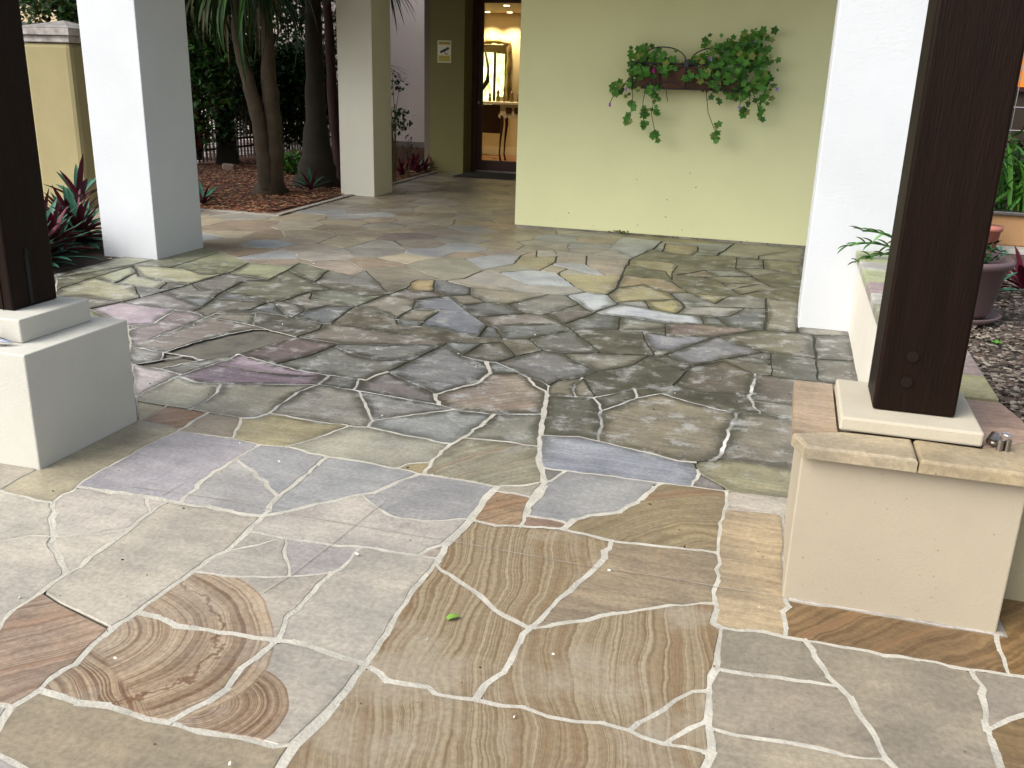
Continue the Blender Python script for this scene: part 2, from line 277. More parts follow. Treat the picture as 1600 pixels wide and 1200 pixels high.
# joint lines of the crazy paving, traced on the ground in metres: (kind, width in mm, x, y, x, y ...)
JOINTS = [
('w',15,[-1.614,1.319,-1.659,1.437,-1.68,1.493,-1.663,1.567,-1.667,1.737,-1.678,1.873,-1.665,1.95,-1.662,2.063,-1.653,2.196,-1.644,2.312,-1.628,2.345,-1.639,2.494,-1.651,2.609,-1.681,2.772,-1.684,2.957,-1.686,3.168]),
('w',11,[-1.911,1.606,-1.972,1.761,-2.003,1.84,-2.001,1.949,-2.008,1.993,-2.007,2.054,-1.998,2.107,-2.012,2.164,-2.013,2.259,-2.024,2.402,-2.035,2.503,-2.034,2.601]),
('w',15,[-2.423,2.591,-2.378,2.595,-2.269,2.593,-2.125,2.605,-2.026,2.6,-1.939,2.598,-1.829,2.605,-1.691,2.6,-1.651,2.609,-1.607,2.652,-1.549,2.723,-1.465,2.81,-1.401,2.893,-1.363,2.925,-1.328,3.024,-1.269,3.143]),
('w',10,[-2.876,2.486,-2.654,2.464,-2.552,2.455,-2.408,2.45,-2.416,2.476,-2.423,2.591]),
('w',16,[-2.408,2.45,-2.321,2.346,-2.248,2.271,-2.211,2.235,-2.165,2.172,-2.097,2.129,-2.007,2.058]),
('w',8,[-2.447,2.07,-2.358,2.159,-2.297,2.219,-2.215,2.239,-2.144,2.279,-2.063,2.337,-2.022,2.374]),
('w',8,[-2.125,2.605,-2.09,2.555,-2.035,2.503]),
('f',5,[-2.639,2.463,-2.666,2.673]),
('w',9,[-2.423,2.591,-2.437,2.666,-2.441,2.951,-2.424,3.197,-2.431,3.445]),
('f',7,[-2.655,3.252,-2.545,3.251,-2.425,3.227]),
('w',8,[-2.424,3.197,-2.162,3.208,-2.011,3.187,-1.901,3.206,-1.813,3.193,-1.686,3.168,-1.549,3.176,-1.372,3.159,-1.269,3.143,-1.189,3.146,-1.055,3.143,-0.967,3.131,-0.942,3.134]),
('d',8,[-2.834,3.466,-2.662,3.458,-2.536,3.46,-2.431,3.445,-2.255,3.441]),
('f',6,[-2.662,3.458,-2.657,3.358,-2.639,3.252]),
('w',10,[-2.255,3.441,-2.207,3.338,-2.162,3.208]),
('m',14,[-2.255,3.441,-2.198,3.471,-2.175,3.544,-2.191,3.669,-2.201,3.858,-2.159,3.992,-2.169,4.101,-2.179,4.155]),
('w',7,[-2.175,3.544,-1.963,3.526,-1.761,3.525,-1.675,3.54,-1.524,3.514,-1.256,3.482]),
('w',7,[-1.761,3.525,-1.819,3.362,-1.901,3.206]),
('w',9,[-1.93,3.98,-1.77,3.746,-1.69,3.621,-1.675,3.54]),
('w',8,[-1.69,3.621,-1.546,3.767,-1.395,3.901]),
('m',9,[-2.885,3.85,-2.739,3.807,-2.617,3.833,-2.377,3.917,-2.151,3.996,-1.961,3.984,-1.833,3.97,-1.75,3.961,-1.488,3.932,-1.395,3.901,-1.198,3.901,-0.981,3.99]),
('m',9,[-3.218,3.936,-3.043,3.929,-2.884,3.886]),
('m',9,[-2.876,3.517,-2.886,3.716,-2.884,3.886,-2.861,4.014,-2.823,4.179,-2.82,4.312]),
('m',13,[-2.617,3.833,-2.559,3.717,-2.535,3.575,-2.536,3.46]),
('m',9,[-2.82,4.312,-2.678,4.264,-2.501,4.208,-2.332,4.165,-2.163,4.161,-2.006,4.154]),
('w',14,[-2.006,4.154,-1.967,4.146,-1.952,4.257,-1.924,4.316]),
('d',9,[-1.924,4.316,-1.877,4.575,-1.828,4.901,-1.829,4.989]),
('m',9,[-2.006,4.154,-1.972,4.044,-1.961,3.984]),
('d',7,[-1.924,4.316,-1.771,4.213,-1.634,4.133,-1.557,4.068]),
('w',13,[-1.557,4.068,-1.488,3.932]),
('w',11,[-1.557,4.068,-1.487,4.202,-1.419,4.306,-1.413,4.448,-1.408,4.498]),
('w',16,[-1.408,4.498,-1.453,4.603,-1.492,4.691]),
('m',9,[-1.655,4.745,-1.492,4.691,-1.439,4.699,-1.319,4.607,-1.192,4.5]),
('w',10,[-1.192,4.5,-1.133,4.386,-1.046,4.31]),
('m',8,[-1.192,4.5,-1.121,4.47,-1.063,4.402,-1.046,4.31]),
('d',5,[-1.408,4.498,-1.26,4.557]),
('w',22,[-1.046,4.31,-1.033,4.262,-0.989,4.029,-0.943,3.819,-0.906,3.642,-0.865,3.467,-0.818,3.343,-0.784,3.243]),
('w',30,[-0.784,3.243,-0.777,3.12,-0.785,3.029,-0.774,2.931]),
('w',12,[-0.774,2.931,-0.768,2.843]),
('w',12,[-0.942,3.134,-0.867,3.168,-0.784,3.243]),
('w',12,[-0.947,3.097,-0.872,3.098,-0.78,3.083]),
('w',24,[-0.942,3.134,-0.949,3.082]),
('w',24,[-0.949,3.082,-0.954,2.996,-0.948,2.831,-0.96,2.697,-0.968,2.636]),
('w',15,[-0.968,2.636,-0.953,2.512,-0.957,2.29,-0.947,2.122,-0.942,2.036,-0.937,1.929]),
('w',22,[-0.937,1.929,-0.937,1.789,-0.949,1.657,-0.959,1.592,-0.952,1.511,-0.941,1.393]),
('w',9,[-0.922,3.718,-0.758,3.763,-0.667,3.74,-0.593,3.721,-0.405,3.676,-0.306,3.639,-0.241,3.649]),
('w',8,[-0.828,3.37,-0.726,3.378,-0.659,3.375,-0.531,3.389,-0.402,3.384,-0.302,3.394,-0.223,3.398]),
('w',9,[-0.784,3.243,-0.762,3.258,-0.711,3.377]),
('w',10,[-0.774,2.931,-0.679,2.933,-0.608,2.917]),
('w',15,[-0.618,2.876,-0.598,2.957,-0.551,3.012,-0.471,3.063,-0.456,3.074,-0.407,3.178,-0.381,3.277,-0.339,3.39]),
('w',9,[-0.968,2.636,-1.01,2.583,-1.026,2.525]),
('w',8,[-1.401,2.893,-1.315,2.819,-1.227,2.762,-1.105,2.764,-0.948,2.831,-0.848,2.819,-0.768,2.843,-0.618,2.876,-0.5,2.857]),
('w',12,[-0.5,2.857,-0.43,2.843,-0.318,2.858,-0.215,2.871,-0.083,2.88]),
('w',10,[-1.639,2.494,-1.491,2.493,-1.383,2.498,-1.251,2.516,-1.105,2.521,-0.955,2.529]),
('w',6,[-1.628,2.345,-1.557,2.412,-1.491,2.483]),
('w',6,[-1.491,2.483,-1.454,2.411,-1.398,2.341,-1.353,2.269]),
('w',6,[-1.653,2.196,-1.544,2.205,-1.416,2.242,-1.327,2.281,-1.242,2.332,-1.224,2.368,-1.228,2.517]),
('w',11,[-1.242,2.332,-1.247,2.256,-1.241,2.164,-1.25,2.066,-1.222,1.993,-1.213,1.953]),
('w',13,[-1.666,1.945,-1.599,1.945,-1.511,1.923,-1.451,1.931,-1.34,1.942,-1.273,1.942,-1.213,1.953,-1.164,1.96,-1.08,1.951,-1.01,1.937,-0.937,1.929]),
('w',13,[-1.213,1.953,-1.225,1.864,-1.238,1.811,-1.224,1.719,-1.238,1.666,-1.262,1.621,-1.283,1.564]),
('w',13,[-1.663,1.567,-1.593,1.564,-1.532,1.558,-1.468,1.57,-1.402,1.566,-1.343,1.558,-1.283,1.564,-1.171,1.563,-1.055,1.573,-0.993,1.571,-0.958,1.578]),
('d',6,[-2.001,1.949,-1.906,1.914,-1.813,1.889,-1.676,1.852]),
('w',10,[-1.827,1.472,-1.71,1.49,-1.68,1.493]),
('w',10,[-1.713,1.376,-1.572,1.348,-1.535,1.341,-1.491,1.332,-1.362,1.305]),
('w',9,[-0.937,1.929,-0.855,1.884,-0.803,1.887,-0.74,1.894,-0.714,1.873,-0.609,1.884,-0.54,1.881,-0.487,1.894,-0.417,1.878,-0.347,1.881,-0.286,1.897,-0.217,1.891,-0.13,1.869,-0.085,1.875,-0.018,1.874]),
('w',8,[-0.217,1.891,-0.148,2.0,-0.122,2.049,-0.084,2.098,-0.04,2.116]),
('w',8,[-0.13,1.869,-0.074,1.951,-0.038,1.988]),
('w',11,[-0.609,1.884,-0.606,1.948,-0.575,2.017,-0.574,2.109,-0.576,2.206,-0.565,2.237]),
('w',14,[-0.953,2.492,-0.816,2.399,-0.688,2.297,-0.565,2.237]),
('w',13,[-0.565,2.237,-0.541,2.334,-0.502,2.477,-0.448,2.677,-0.44,2.845]),
('w',12,[-0.565,2.237,-0.463,2.307,-0.381,2.371,-0.278,2.44,-0.19,2.501,-0.066,2.551]),
('w',14,[-0.066,2.551,-0.065,2.441,-0.041,2.425,-0.036,2.252,-0.041,2.104,-0.038,1.988,-0.018,1.874,-0.03,1.818,-0.062,1.679]),
('w',9,[-0.092,3.401,-0.086,3.152,-0.083,2.88,-0.066,2.551]),
('w',9,[-0.041,2.425,0.046,2.437,0.142,2.436,0.293,2.438,0.494,2.443,0.633,2.441,0.767,2.453,0.878,2.464]),
('w',8,[0.137,2.65,0.142,2.436]),
('w',7,[0.734,2.65,0.73,2.45]),
('w',10,[0.197,2.437,0.224,2.36,0.281,2.244,0.318,2.168,0.349,2.091,0.378,1.986,0.395,1.96,0.454,1.875]),
('w',9,[-0.037,2.218,0.129,2.233,0.281,2.244]),
('w',8,[-0.034,1.966,0.033,1.96,0.134,1.972,0.234,1.975,0.284,1.968,0.378,1.986]),
('w',11,[0.633,2.441,0.642,2.333,0.63,2.18,0.635,2.092,0.637,2.041,0.642,1.903]),
('w',10,[0.63,2.18,0.691,2.244,0.732,2.276,0.852,2.372]),
('d',8,[-0.241,3.649,-0.211,3.534,-0.107,3.44,-0.092,3.401]),
('w',7,[-0.221,3.571,-0.223,3.398]),
('f',5,[-0.223,3.398,-0.092,3.401]),
('d',9,[-0.241,3.649,-0.174,3.695,-0.124,3.729,0.137,3.725,0.56,3.731]),
('d',7,[-0.092,3.401,0.126,3.426,0.49,3.414]),
('f',5,[-0.088,3.231,0.119,3.26,0.496,3.27]),
('m',14,[-0.108,4.349,-0.119,4.195,-0.138,3.932,-0.141,3.789,-0.174,3.695]),
('m',8,[-0.5,4.502,-0.352,4.423,-0.191,4.356,-0.108,4.349,-0.004,4.37,0.154,4.346,0.636,4.333]),
('m',9,[-0.5,4.502,-0.603,4.388,-0.668,4.25,-0.735,4.136]),
('m',13,[-0.808,4.308,-0.757,4.216,-0.735,4.136,-0.702,3.973,-0.667,3.74]),
('m',8,[-0.808,4.308,-0.641,4.523,-0.518,4.583,-0.459,4.64]),
('d',10,[-0.459,4.64,-0.428,4.803,-0.401,5.026]),
('w',10,[-0.641,4.523,-0.603,4.388]),
('d',8,[-0.459,4.64,-0.288,4.575,-0.066,4.597]),
('m',13,[-0.053,5.026,-0.055,4.834,-0.066,4.597,-0.004,4.37]),
('f',6,[-0.053,4.547,0.061,4.543,0.153,4.538,0.654,4.519]),
('d',7,[-0.401,5.026,-0.233,5.226,-0.053,5.026,0.15,5.009,0.699,4.993]),
('m',9,[-1.033,4.262,-0.891,4.286,-0.808,4.308]),
('m',9,[-0.891,4.286,-0.936,4.408,-0.946,4.482,-0.929,4.605]),
('d',8,[-1.063,4.402,-1.039,4.514,-0.929,4.605,-0.796,4.324]),
('d',7,[-0.929,4.605,-0.871,4.749]),
('d',8,[-1.252,5.035,-1.131,5.013,-1.003,4.862,-0.871,4.749,-0.806,4.812,-0.71,4.94,-0.654,5.165]),
('d',8,[-0.662,5.133,-0.443,4.932,-0.403,5.051]),
('d',8,[-0.654,5.165,-0.568,5.214,-0.403,5.051]),
('d',7,[-1.131,5.013,-0.926,5.111,-0.709,5.157,-0.63,5.179]),
('d',8,[-0.568,5.214,-0.319,5.756,-0.076,6.026]),
('d',8,[-0.319,5.756,-0.174,5.626,-0.029,5.491,-0.123,5.381,-0.251,5.232,-0.403,5.051]),
('d',9,[-0.62,5.185,-0.714,5.434,-0.783,5.679]),
('d',7,[-0.783,5.679,-0.625,5.645,-0.335,5.722]),
('d',7,[-0.652,5.27,-0.532,5.294]),
('d',8,[-1.282,5.676,-1.163,5.487,-0.926,5.111]),
('d',7,[-1.214,5.532,-0.914,5.675,-0.796,5.707,-0.65,5.837]),
('d',6,[-0.668,5.971,-0.625,5.645]),
('d',8,[-1.183,6.073,-1.111,6.045,-0.886,6.008,-0.668,5.971,-0.363,6.046,-0.076,6.026,0.171,6.044,0.281,6.022,0.49,6.103]),
('d',7,[-0.975,6.022,-0.932,5.666]),
('d',9,[-0.06,7.006,-0.039,6.504,-0.036,6.029]),
('d',8,[0.17,6.271,0.171,6.044]),
('d',9,[0.261,6.026,0.274,5.586,0.276,5.023,0.816,4.984]),
('d',7,[-0.029,5.491,0.272,5.457,0.49,5.507]),
('d',8,[0.02,5.486,0.032,5.018]),
('d',6,[-0.225,5.262,0.026,5.236]),
('d',6,[-0.151,5.349,0.024,5.343]),
('d',10,[-1.183,6.649,-1.052,6.374,-0.887,6.341,-0.631,6.251,-0.601,6.486,-0.639,6.619,-0.755,6.885]),
('d',8,[-1.052,6.374,-1.155,6.085,-1.282,5.676]),
('d',7,[-1.079,6.431,-0.897,6.55,-0.815,6.316]),
('d',7,[-0.897,6.55,-0.674,6.698]),
('d',12,[-1.183,6.649,-1.157,6.899,-1.189,7.218,-1.233,7.68,-1.267,8.139,-1.153,8.726,-1.134,9.265]),
('d',8,[-0.991,7.098,-0.755,6.885,-0.621,6.968]),
('d',7,[-1.157,6.899,-0.991,7.098]),
('d',9,[-1.206,7.402,-0.857,7.396,-0.786,7.321,-0.621,6.968,-0.501,6.95,-0.23,6.977,-0.06,7.006,0.177,7.014]),
('d',9,[-1.245,7.832,-0.895,7.688,-0.802,7.367]),
('d',8,[-1.267,8.139,-1.014,8.159,-0.885,8.122,-0.829,8.021,-0.835,7.716,-0.802,7.367]),
('d',10,[-1.153,8.726,-0.952,8.566,-0.719,8.571,-0.553,8.65,-0.448,9.469]),
('d',9,[-0.553,8.65,-0.181,8.653,0.193,8.695]),
('d',7,[-0.182,8.827,0.065,9.201,0.198,9.232]),
('d',6,[-0.182,8.827,-0.181,8.653]),
('d',7,[-0.941,9.221,-0.386,9.5]),
('d',7,[-1.054,8.646,-1.088,9.149,-0.773,9.103,-0.743,8.812,-0.778,8.569]),
('d',7,[-1.537,8.653,-1.251,8.224]),
('d',8,[-0.829,8.021,-0.629,8.052,-0.59,7.918,-0.342,8.032,-0.2,7.834]),
('d',7,[-0.803,7.586,-0.59,7.918]),
('d',8,[-0.474,7.68,-0.198,7.806,0.037,8.058,0.193,8.042]),
('d',7,[-0.803,7.586,-0.569,7.581,-0.474,7.68,-0.59,7.918]),
('d',9,[-0.569,7.581,-0.419,7.433,-0.247,7.038]),
('d',8,[-0.378,8.652,-0.351,8.089,-0.2,7.834,-0.036,7.476,0.16,7.265]),
('d',7,[-0.14,8.658,-0.114,8.198,0.193,8.042]),
('d',6,[-0.351,8.089,-0.114,8.198]),
('d',8,[-0.247,7.038,-0.124,7.236,0.041,7.309,0.16,7.265]),
('d',7,[-0.419,7.433,-0.135,7.509,-0.036,7.476]),
('d',7,[-0.326,7.218,-0.135,7.509]),
('d',8,[-0.621,6.968,-0.405,6.656,-0.322,6.968]),
('d',8,[-0.601,6.486,-0.407,6.57,-0.188,6.623,-0.045,6.664]),
('d',8,[-0.188,6.623,-0.279,6.323,-0.38,6.242,-0.631,6.251]),
('d',6,[-0.465,6.245,-0.42,6.032]),
('d',6,[-0.368,6.252,-0.252,6.038]),
('d',9,[-1.712,7.255,-1.501,6.87,-1.356,6.666,-1.183,6.649]),
('d',8,[-2.345,6.747,-2.31,7.122,-2.167,7.102,-1.973,7.278,-1.876,7.323,-1.712,7.255,-1.318,7.351,-1.206,7.402]),
('d',8,[-2.963,7.025,-2.851,6.93,-2.456,6.618,-2.345,6.747]),
('f',7,[-2.62,7.532,-2.319,7.148]),
('d',7,[-2.205,7.897,-2.162,7.492,-2.319,7.148]),
('d',8,[-1.89,7.316,-1.85,7.701,-1.903,8.007]),
('d',7,[-2.152,8.205,-2.063,7.896,-1.903,8.007]),
('f',6,[-2.162,7.492,-1.876,7.323]),
('d',7,[-2.205,7.897,-2.063,7.896]),
('d',7,[-1.903,8.007,-1.659,8.123,-1.267,8.139]),
('d',7,[-1.666,8.154,-1.581,7.733,-1.333,7.347]),
('d',7,[-1.85,7.701,-1.592,7.759,-1.289,7.776,-1.238,7.737]),
('d',6,[-1.859,7.612,-1.689,7.498,-1.394,7.332]),
('d',6,[-1.689,7.498,-1.712,7.255]),
('d',8,[-2.167,7.102,-1.819,6.726,-1.646,6.779,-1.463,6.816]),
('d',7,[-2.456,6.618,-2.201,6.481,-1.997,6.476,-1.676,6.477,-1.464,6.502,-1.356,6.666]),
('d',6,[-2.364,6.725,-2.031,6.582,-1.838,6.476]),
('d',7,[-1.646,6.779,-1.478,6.813]),
('d',7,[-2.201,6.481,-2.117,6.237,-1.935,6.053,-1.773,6.061,-1.582,6.488]),
('d',9,[-1.464,6.502,-1.315,6.26,-1.183,6.073]),
('d',7,[-1.773,6.061,-1.599,5.855,-1.462,5.876,-1.315,6.26]),
('d',8,[-1.462,5.876,-1.282,5.676]),
('d',7,[-1.875,5.624,-1.626,5.824,-1.578,5.858]),
('d',8,[-1.875,5.624,-1.726,5.436,-1.282,5.676]),
('d',7,[-2.251,6.132,-2.068,5.891,-1.875,5.624]),
('d',7,[-2.068,5.891,-1.935,6.053]),
('d',8,[-1.726,5.436,-1.689,5.171]),
('d',8,[-1.715,5.442,-1.663,5.411,-1.546,5.168]),
('d',8,[-1.546,5.168,-1.406,5.242,-1.214,5.532]),
('d',8,[-1.406,5.242,-1.252,5.035]),
('d',7,[-1.529,5.113,-1.368,4.862,-1.252,5.035]),
('d',7,[-1.368,4.862,-1.439,4.699]),
('d',7,[-1.828,4.901,-1.655,4.745,-1.627,5.043]),
('d',8,[-2.242,5.086,-1.829,4.989,-1.627,5.043,-1.529,5.113]),
('d',8,[-2.349,5.403,-2.253,5.231,-2.118,5.271,-1.689,5.171,-1.546,5.168]),
('d',7,[-2.318,5.362,-2.336,5.675,-2.15,5.696,-2.135,5.368,-2.118,5.271]),
('f',7,[-2.318,5.362,-2.135,5.368]),
('d',8,[-2.664,5.995,-2.62,6.245,-2.667,6.548,-2.532,6.609,-2.4,6.226,-2.507,6.155,-2.62,6.245]),
('d',7,[-2.532,6.609,-2.456,6.618]),
('d',7,[-2.4,6.226,-2.251,6.132,-2.117,6.237]),
('d',7,[-2.664,5.995,-2.415,5.929,-2.251,6.132]),
('d',7,[-2.415,5.929,-2.336,5.675]),
('d',9,[-4.053,6.623,-4.16,6.616,-4.086,6.192,-4.097,6.08,-4.105,5.748,-4.132,5.412,-4.175,5.097,-4.238,4.835]),
('d',8,[-4.607,6.18,-4.621,6.909,-4.189,6.633,-3.802,6.605,-3.789,6.79]),
('d',8,[-4.905,6.119,-4.757,6.16,-4.5,6.194,-4.184,6.067,-4.086,6.192]),
('d',8,[-4.905,6.119,-4.615,5.817,-4.301,5.733,-4.108,5.716]),
('d',8,[-4.086,6.192,-3.675,6.091,-3.725,6.468]),
('d',8,[-4.105,5.748,-3.934,5.59,-3.752,5.617]),
('d',9,[-3.789,6.79,-3.71,6.392,-3.675,6.091,-3.809,5.955,-3.747,5.583,-3.617,5.161,-3.61,5.03]),
('d',8,[-3.747,5.583,-3.58,5.547,-3.302,5.458,-3.235,5.528,-3.198,5.871,-3.1,6.008,-3.331,6.171,-3.725,6.468]),
('d',8,[-3.92,5.333,-3.725,5.419,-3.439,5.439,-3.302,5.458]),
('d',7,[-4.132,5.412,-3.92,5.333,-3.617,5.161]),
('d',8,[-3.302,5.458,-3.303,5.219,-3.458,5.058]),
('d',11,[-3.312,5.21,-3.137,5.177,-2.949,5.148]),
('d',8,[-3.287,5.473,-3.088,5.255,-2.949,5.148]),
('d',7,[-3.235,5.528,-3.09,5.489,-2.965,5.346]),
('d',7,[-2.949,5.148,-2.965,5.346,-2.897,5.532,-2.712,5.572]),
('d',7,[-3.198,5.871,-3.092,5.654,-2.908,5.629,-2.712,5.572]),
('d',11,[-2.949,5.148,-2.721,5.086,-2.641,5.102,-2.7,5.421,-2.712,5.572]),
('d',8,[-2.712,5.572,-2.664,5.995]),
('d',9,[-3.35,6.185,-3.021,6.162,-2.681,6.055]),
('d',7,[-3.1,6.008,-2.771,5.903,-2.664,5.995]),
('d',8,[-2.712,5.572,-2.626,5.589]),
('d',7,[-2.626,5.589,-2.349,5.403]),
('m',8,[-3.458,5.058,-3.211,5.145,-3.069,4.878]),
('w',6,[-3.147,4.906,-2.932,4.829,-2.705,4.749]),
('d',9,[-2.705,4.749,-2.656,4.961,-2.701,5.09]),
('d',8,[-2.705,4.749,-2.4,4.709,-2.15,4.783,-1.828,4.901]),
('m',6,[-3.215,4.192,-3.185,4.415,-3.118,4.609,-3.028,4.805,-2.932,4.829]),
('d',5,[-2.844,4.09,-2.562,4.073,-2.29,4.087,-2.179,4.155]),
('d',8,[-2.705,4.749,-2.765,4.545,-2.833,4.321,-2.933,4.148,-3.075,4.168]),
('d',8,[-2.4,4.709,-2.442,4.439,-2.537,4.219]),
('d',8,[-2.411,4.639,-2.191,4.527,-2.009,4.508,-1.877,4.575]),
('d',7,[-2.242,5.086,-2.454,5.079,-2.661,5.098]),
('d',9,[-4.697,5.055,-4.553,5.118,-4.164,5.082,-3.838,5.046,-3.733,5.034,-3.61,5.03]),
('d',7,[-5.106,5.517,-5.004,5.823,-4.93,6.137,-4.909,6.432]),
('d',8,[-4.821,5.195,-4.884,5.643,-4.905,6.119]),
('d',7,[-4.884,5.643,-4.609,5.545,-4.194,5.497,-4.301,5.733]),
('d',7,[-4.706,5.912,-4.609,5.545]),
('d',6,[-4.428,5.524,-4.157,5.227]),
('m',8,[-3.733,5.034,-3.65,4.693,-3.691,4.512]),
('m',8,[-3.458,5.058,-3.436,4.618,-3.453,4.219]),
('m',6,[-3.61,5.03,-3.459,4.948,-3.147,4.906]),
('m',8,[-3.453,4.219,-3.215,4.192,-3.021,4.177,-2.933,4.148]),
('m',7,[-2.933,4.148,-3.043,3.929]),
('m',7,[-3.221,3.931,-3.141,4.063,-3.075,4.168]),
('m',7,[-3.141,4.063,-3.215,4.192]),
('m',6,[-3.76,4.596,-3.65,4.693]),
('f',8,[-4.93,7.037,-4.621,6.909,-4.189,6.633,-3.802,6.605,-3.789,6.79,-3.431,6.604,-3.173,6.476,-3.17,6.725,-2.963,7.025,-2.927,7.289,-2.777,7.556,-2.62,7.532,-2.405,7.87,-2.205,7.897,-2.152,8.205,-2.014,8.309,-1.666,8.154,-1.537,8.653,-1.558,8.999,-1.539,9.5]),
('d',8,[-3.331,6.171,-3.431,6.604]),
('d',8,[-3.17,6.725,-2.681,6.055]),
('f',8,[-2.014,8.309,-1.903,8.007]),
('f',7,[-1.544,9.357,-0.941,9.221]),
('w',10,[-1.251,3.143,-1.271,3.301,-1.26,3.462,-1.238,3.565,-1.206,3.762,-1.187,3.906]),
('w',8,[-1.238,3.565,-1.075,3.586,-0.893,3.59]),
('w',8,[-1.372,3.159,-1.354,3.214,-1.266,3.266]),
('w',13,[-1.981,2.599,-2.022,2.8,-2.019,3.015,-2.011,3.187]),
('w',12,[-2.019,3.015,-1.883,2.936,-1.681,2.772]),
('f',6,[-1.637,1.221,-1.546,1.251,0.731,2.007,0.971,3.09,0.8,3.25,0.49,3.27,0.49,6.22,0.17,6.22,0.2,9.5,-1.539,9.5,-1.558,8.999,-1.537,8.653,-1.666,8.154,-2.014,8.309,-2.152,8.205,-2.205,7.897,-2.405,7.87,-2.62,7.532,-2.777,7.556,-2.927,7.289,-2.963,7.025,-3.17,6.725,-3.173,6.476,-3.431,6.604,-3.789,6.79,-3.802,6.605,-4.189,6.633,-4.621,6.909,-4.93,7.037,-4.87,6.434,-5.2,6.42,-5.106,5.517,-4.697,5.055,-4.238,4.835,-3.76,4.596,-3.221,3.931,-2.655,3.252,-2.666,2.673,-2.989,2.682,-1.546,1.251,-1.446,1.151]),
('f',6,[0.13,2.65,0.76,2.65,0.75,3.253]),
('f',6,[0.13,2.65,0.13,3.26]),
]
TRACED = [(-1.546,1.251),(0.731,2.007),(0.971,3.09),(0.8,3.25),(0.49,3.27),(0.49,6.22),(0.17,6.22),(0.2,9.5),(-1.539,9.5),(-1.558,8.999),(-1.537,8.653),(-1.666,8.154),(-2.014,8.309),(-2.152,8.205),(-2.205,7.897),(-2.405,7.87),(-2.62,7.532),(-2.777,7.556),(-2.927,7.289),(-2.963,7.025),(-3.17,6.725),(-3.173,6.476),(-3.431,6.604),(-3.789,6.79),(-3.802,6.605),(-4.189,6.633),(-4.621,6.909),(-4.93,7.037),(-4.87,6.434),(-5.2,6.42),(-5.106,5.517),(-4.697,5.055),(-4.238,4.835),(-3.76,4.596),(-3.221,3.931),(-2.655,3.252),(-2.666,2.673),(-2.989,2.682)]
DOMAIN = [(-5.2,-1.0),(2.0,-1.0),(2.0,3.25),(0.8,3.25),(0.49,3.27),(0.49,6.22),(0.17,6.22),(0.2,9.5),(-2.74,9.5),(-2.74,14.93),(-5.1,14.93),(-5.12,14.5),(-5.5,14.5),(-5.46,12.4),(-5.5,11.0),(-5.29,8.97),(-8.2,9.05),(-8.2,7.35),(-5.25,7.3),(-5.2,6.42)]
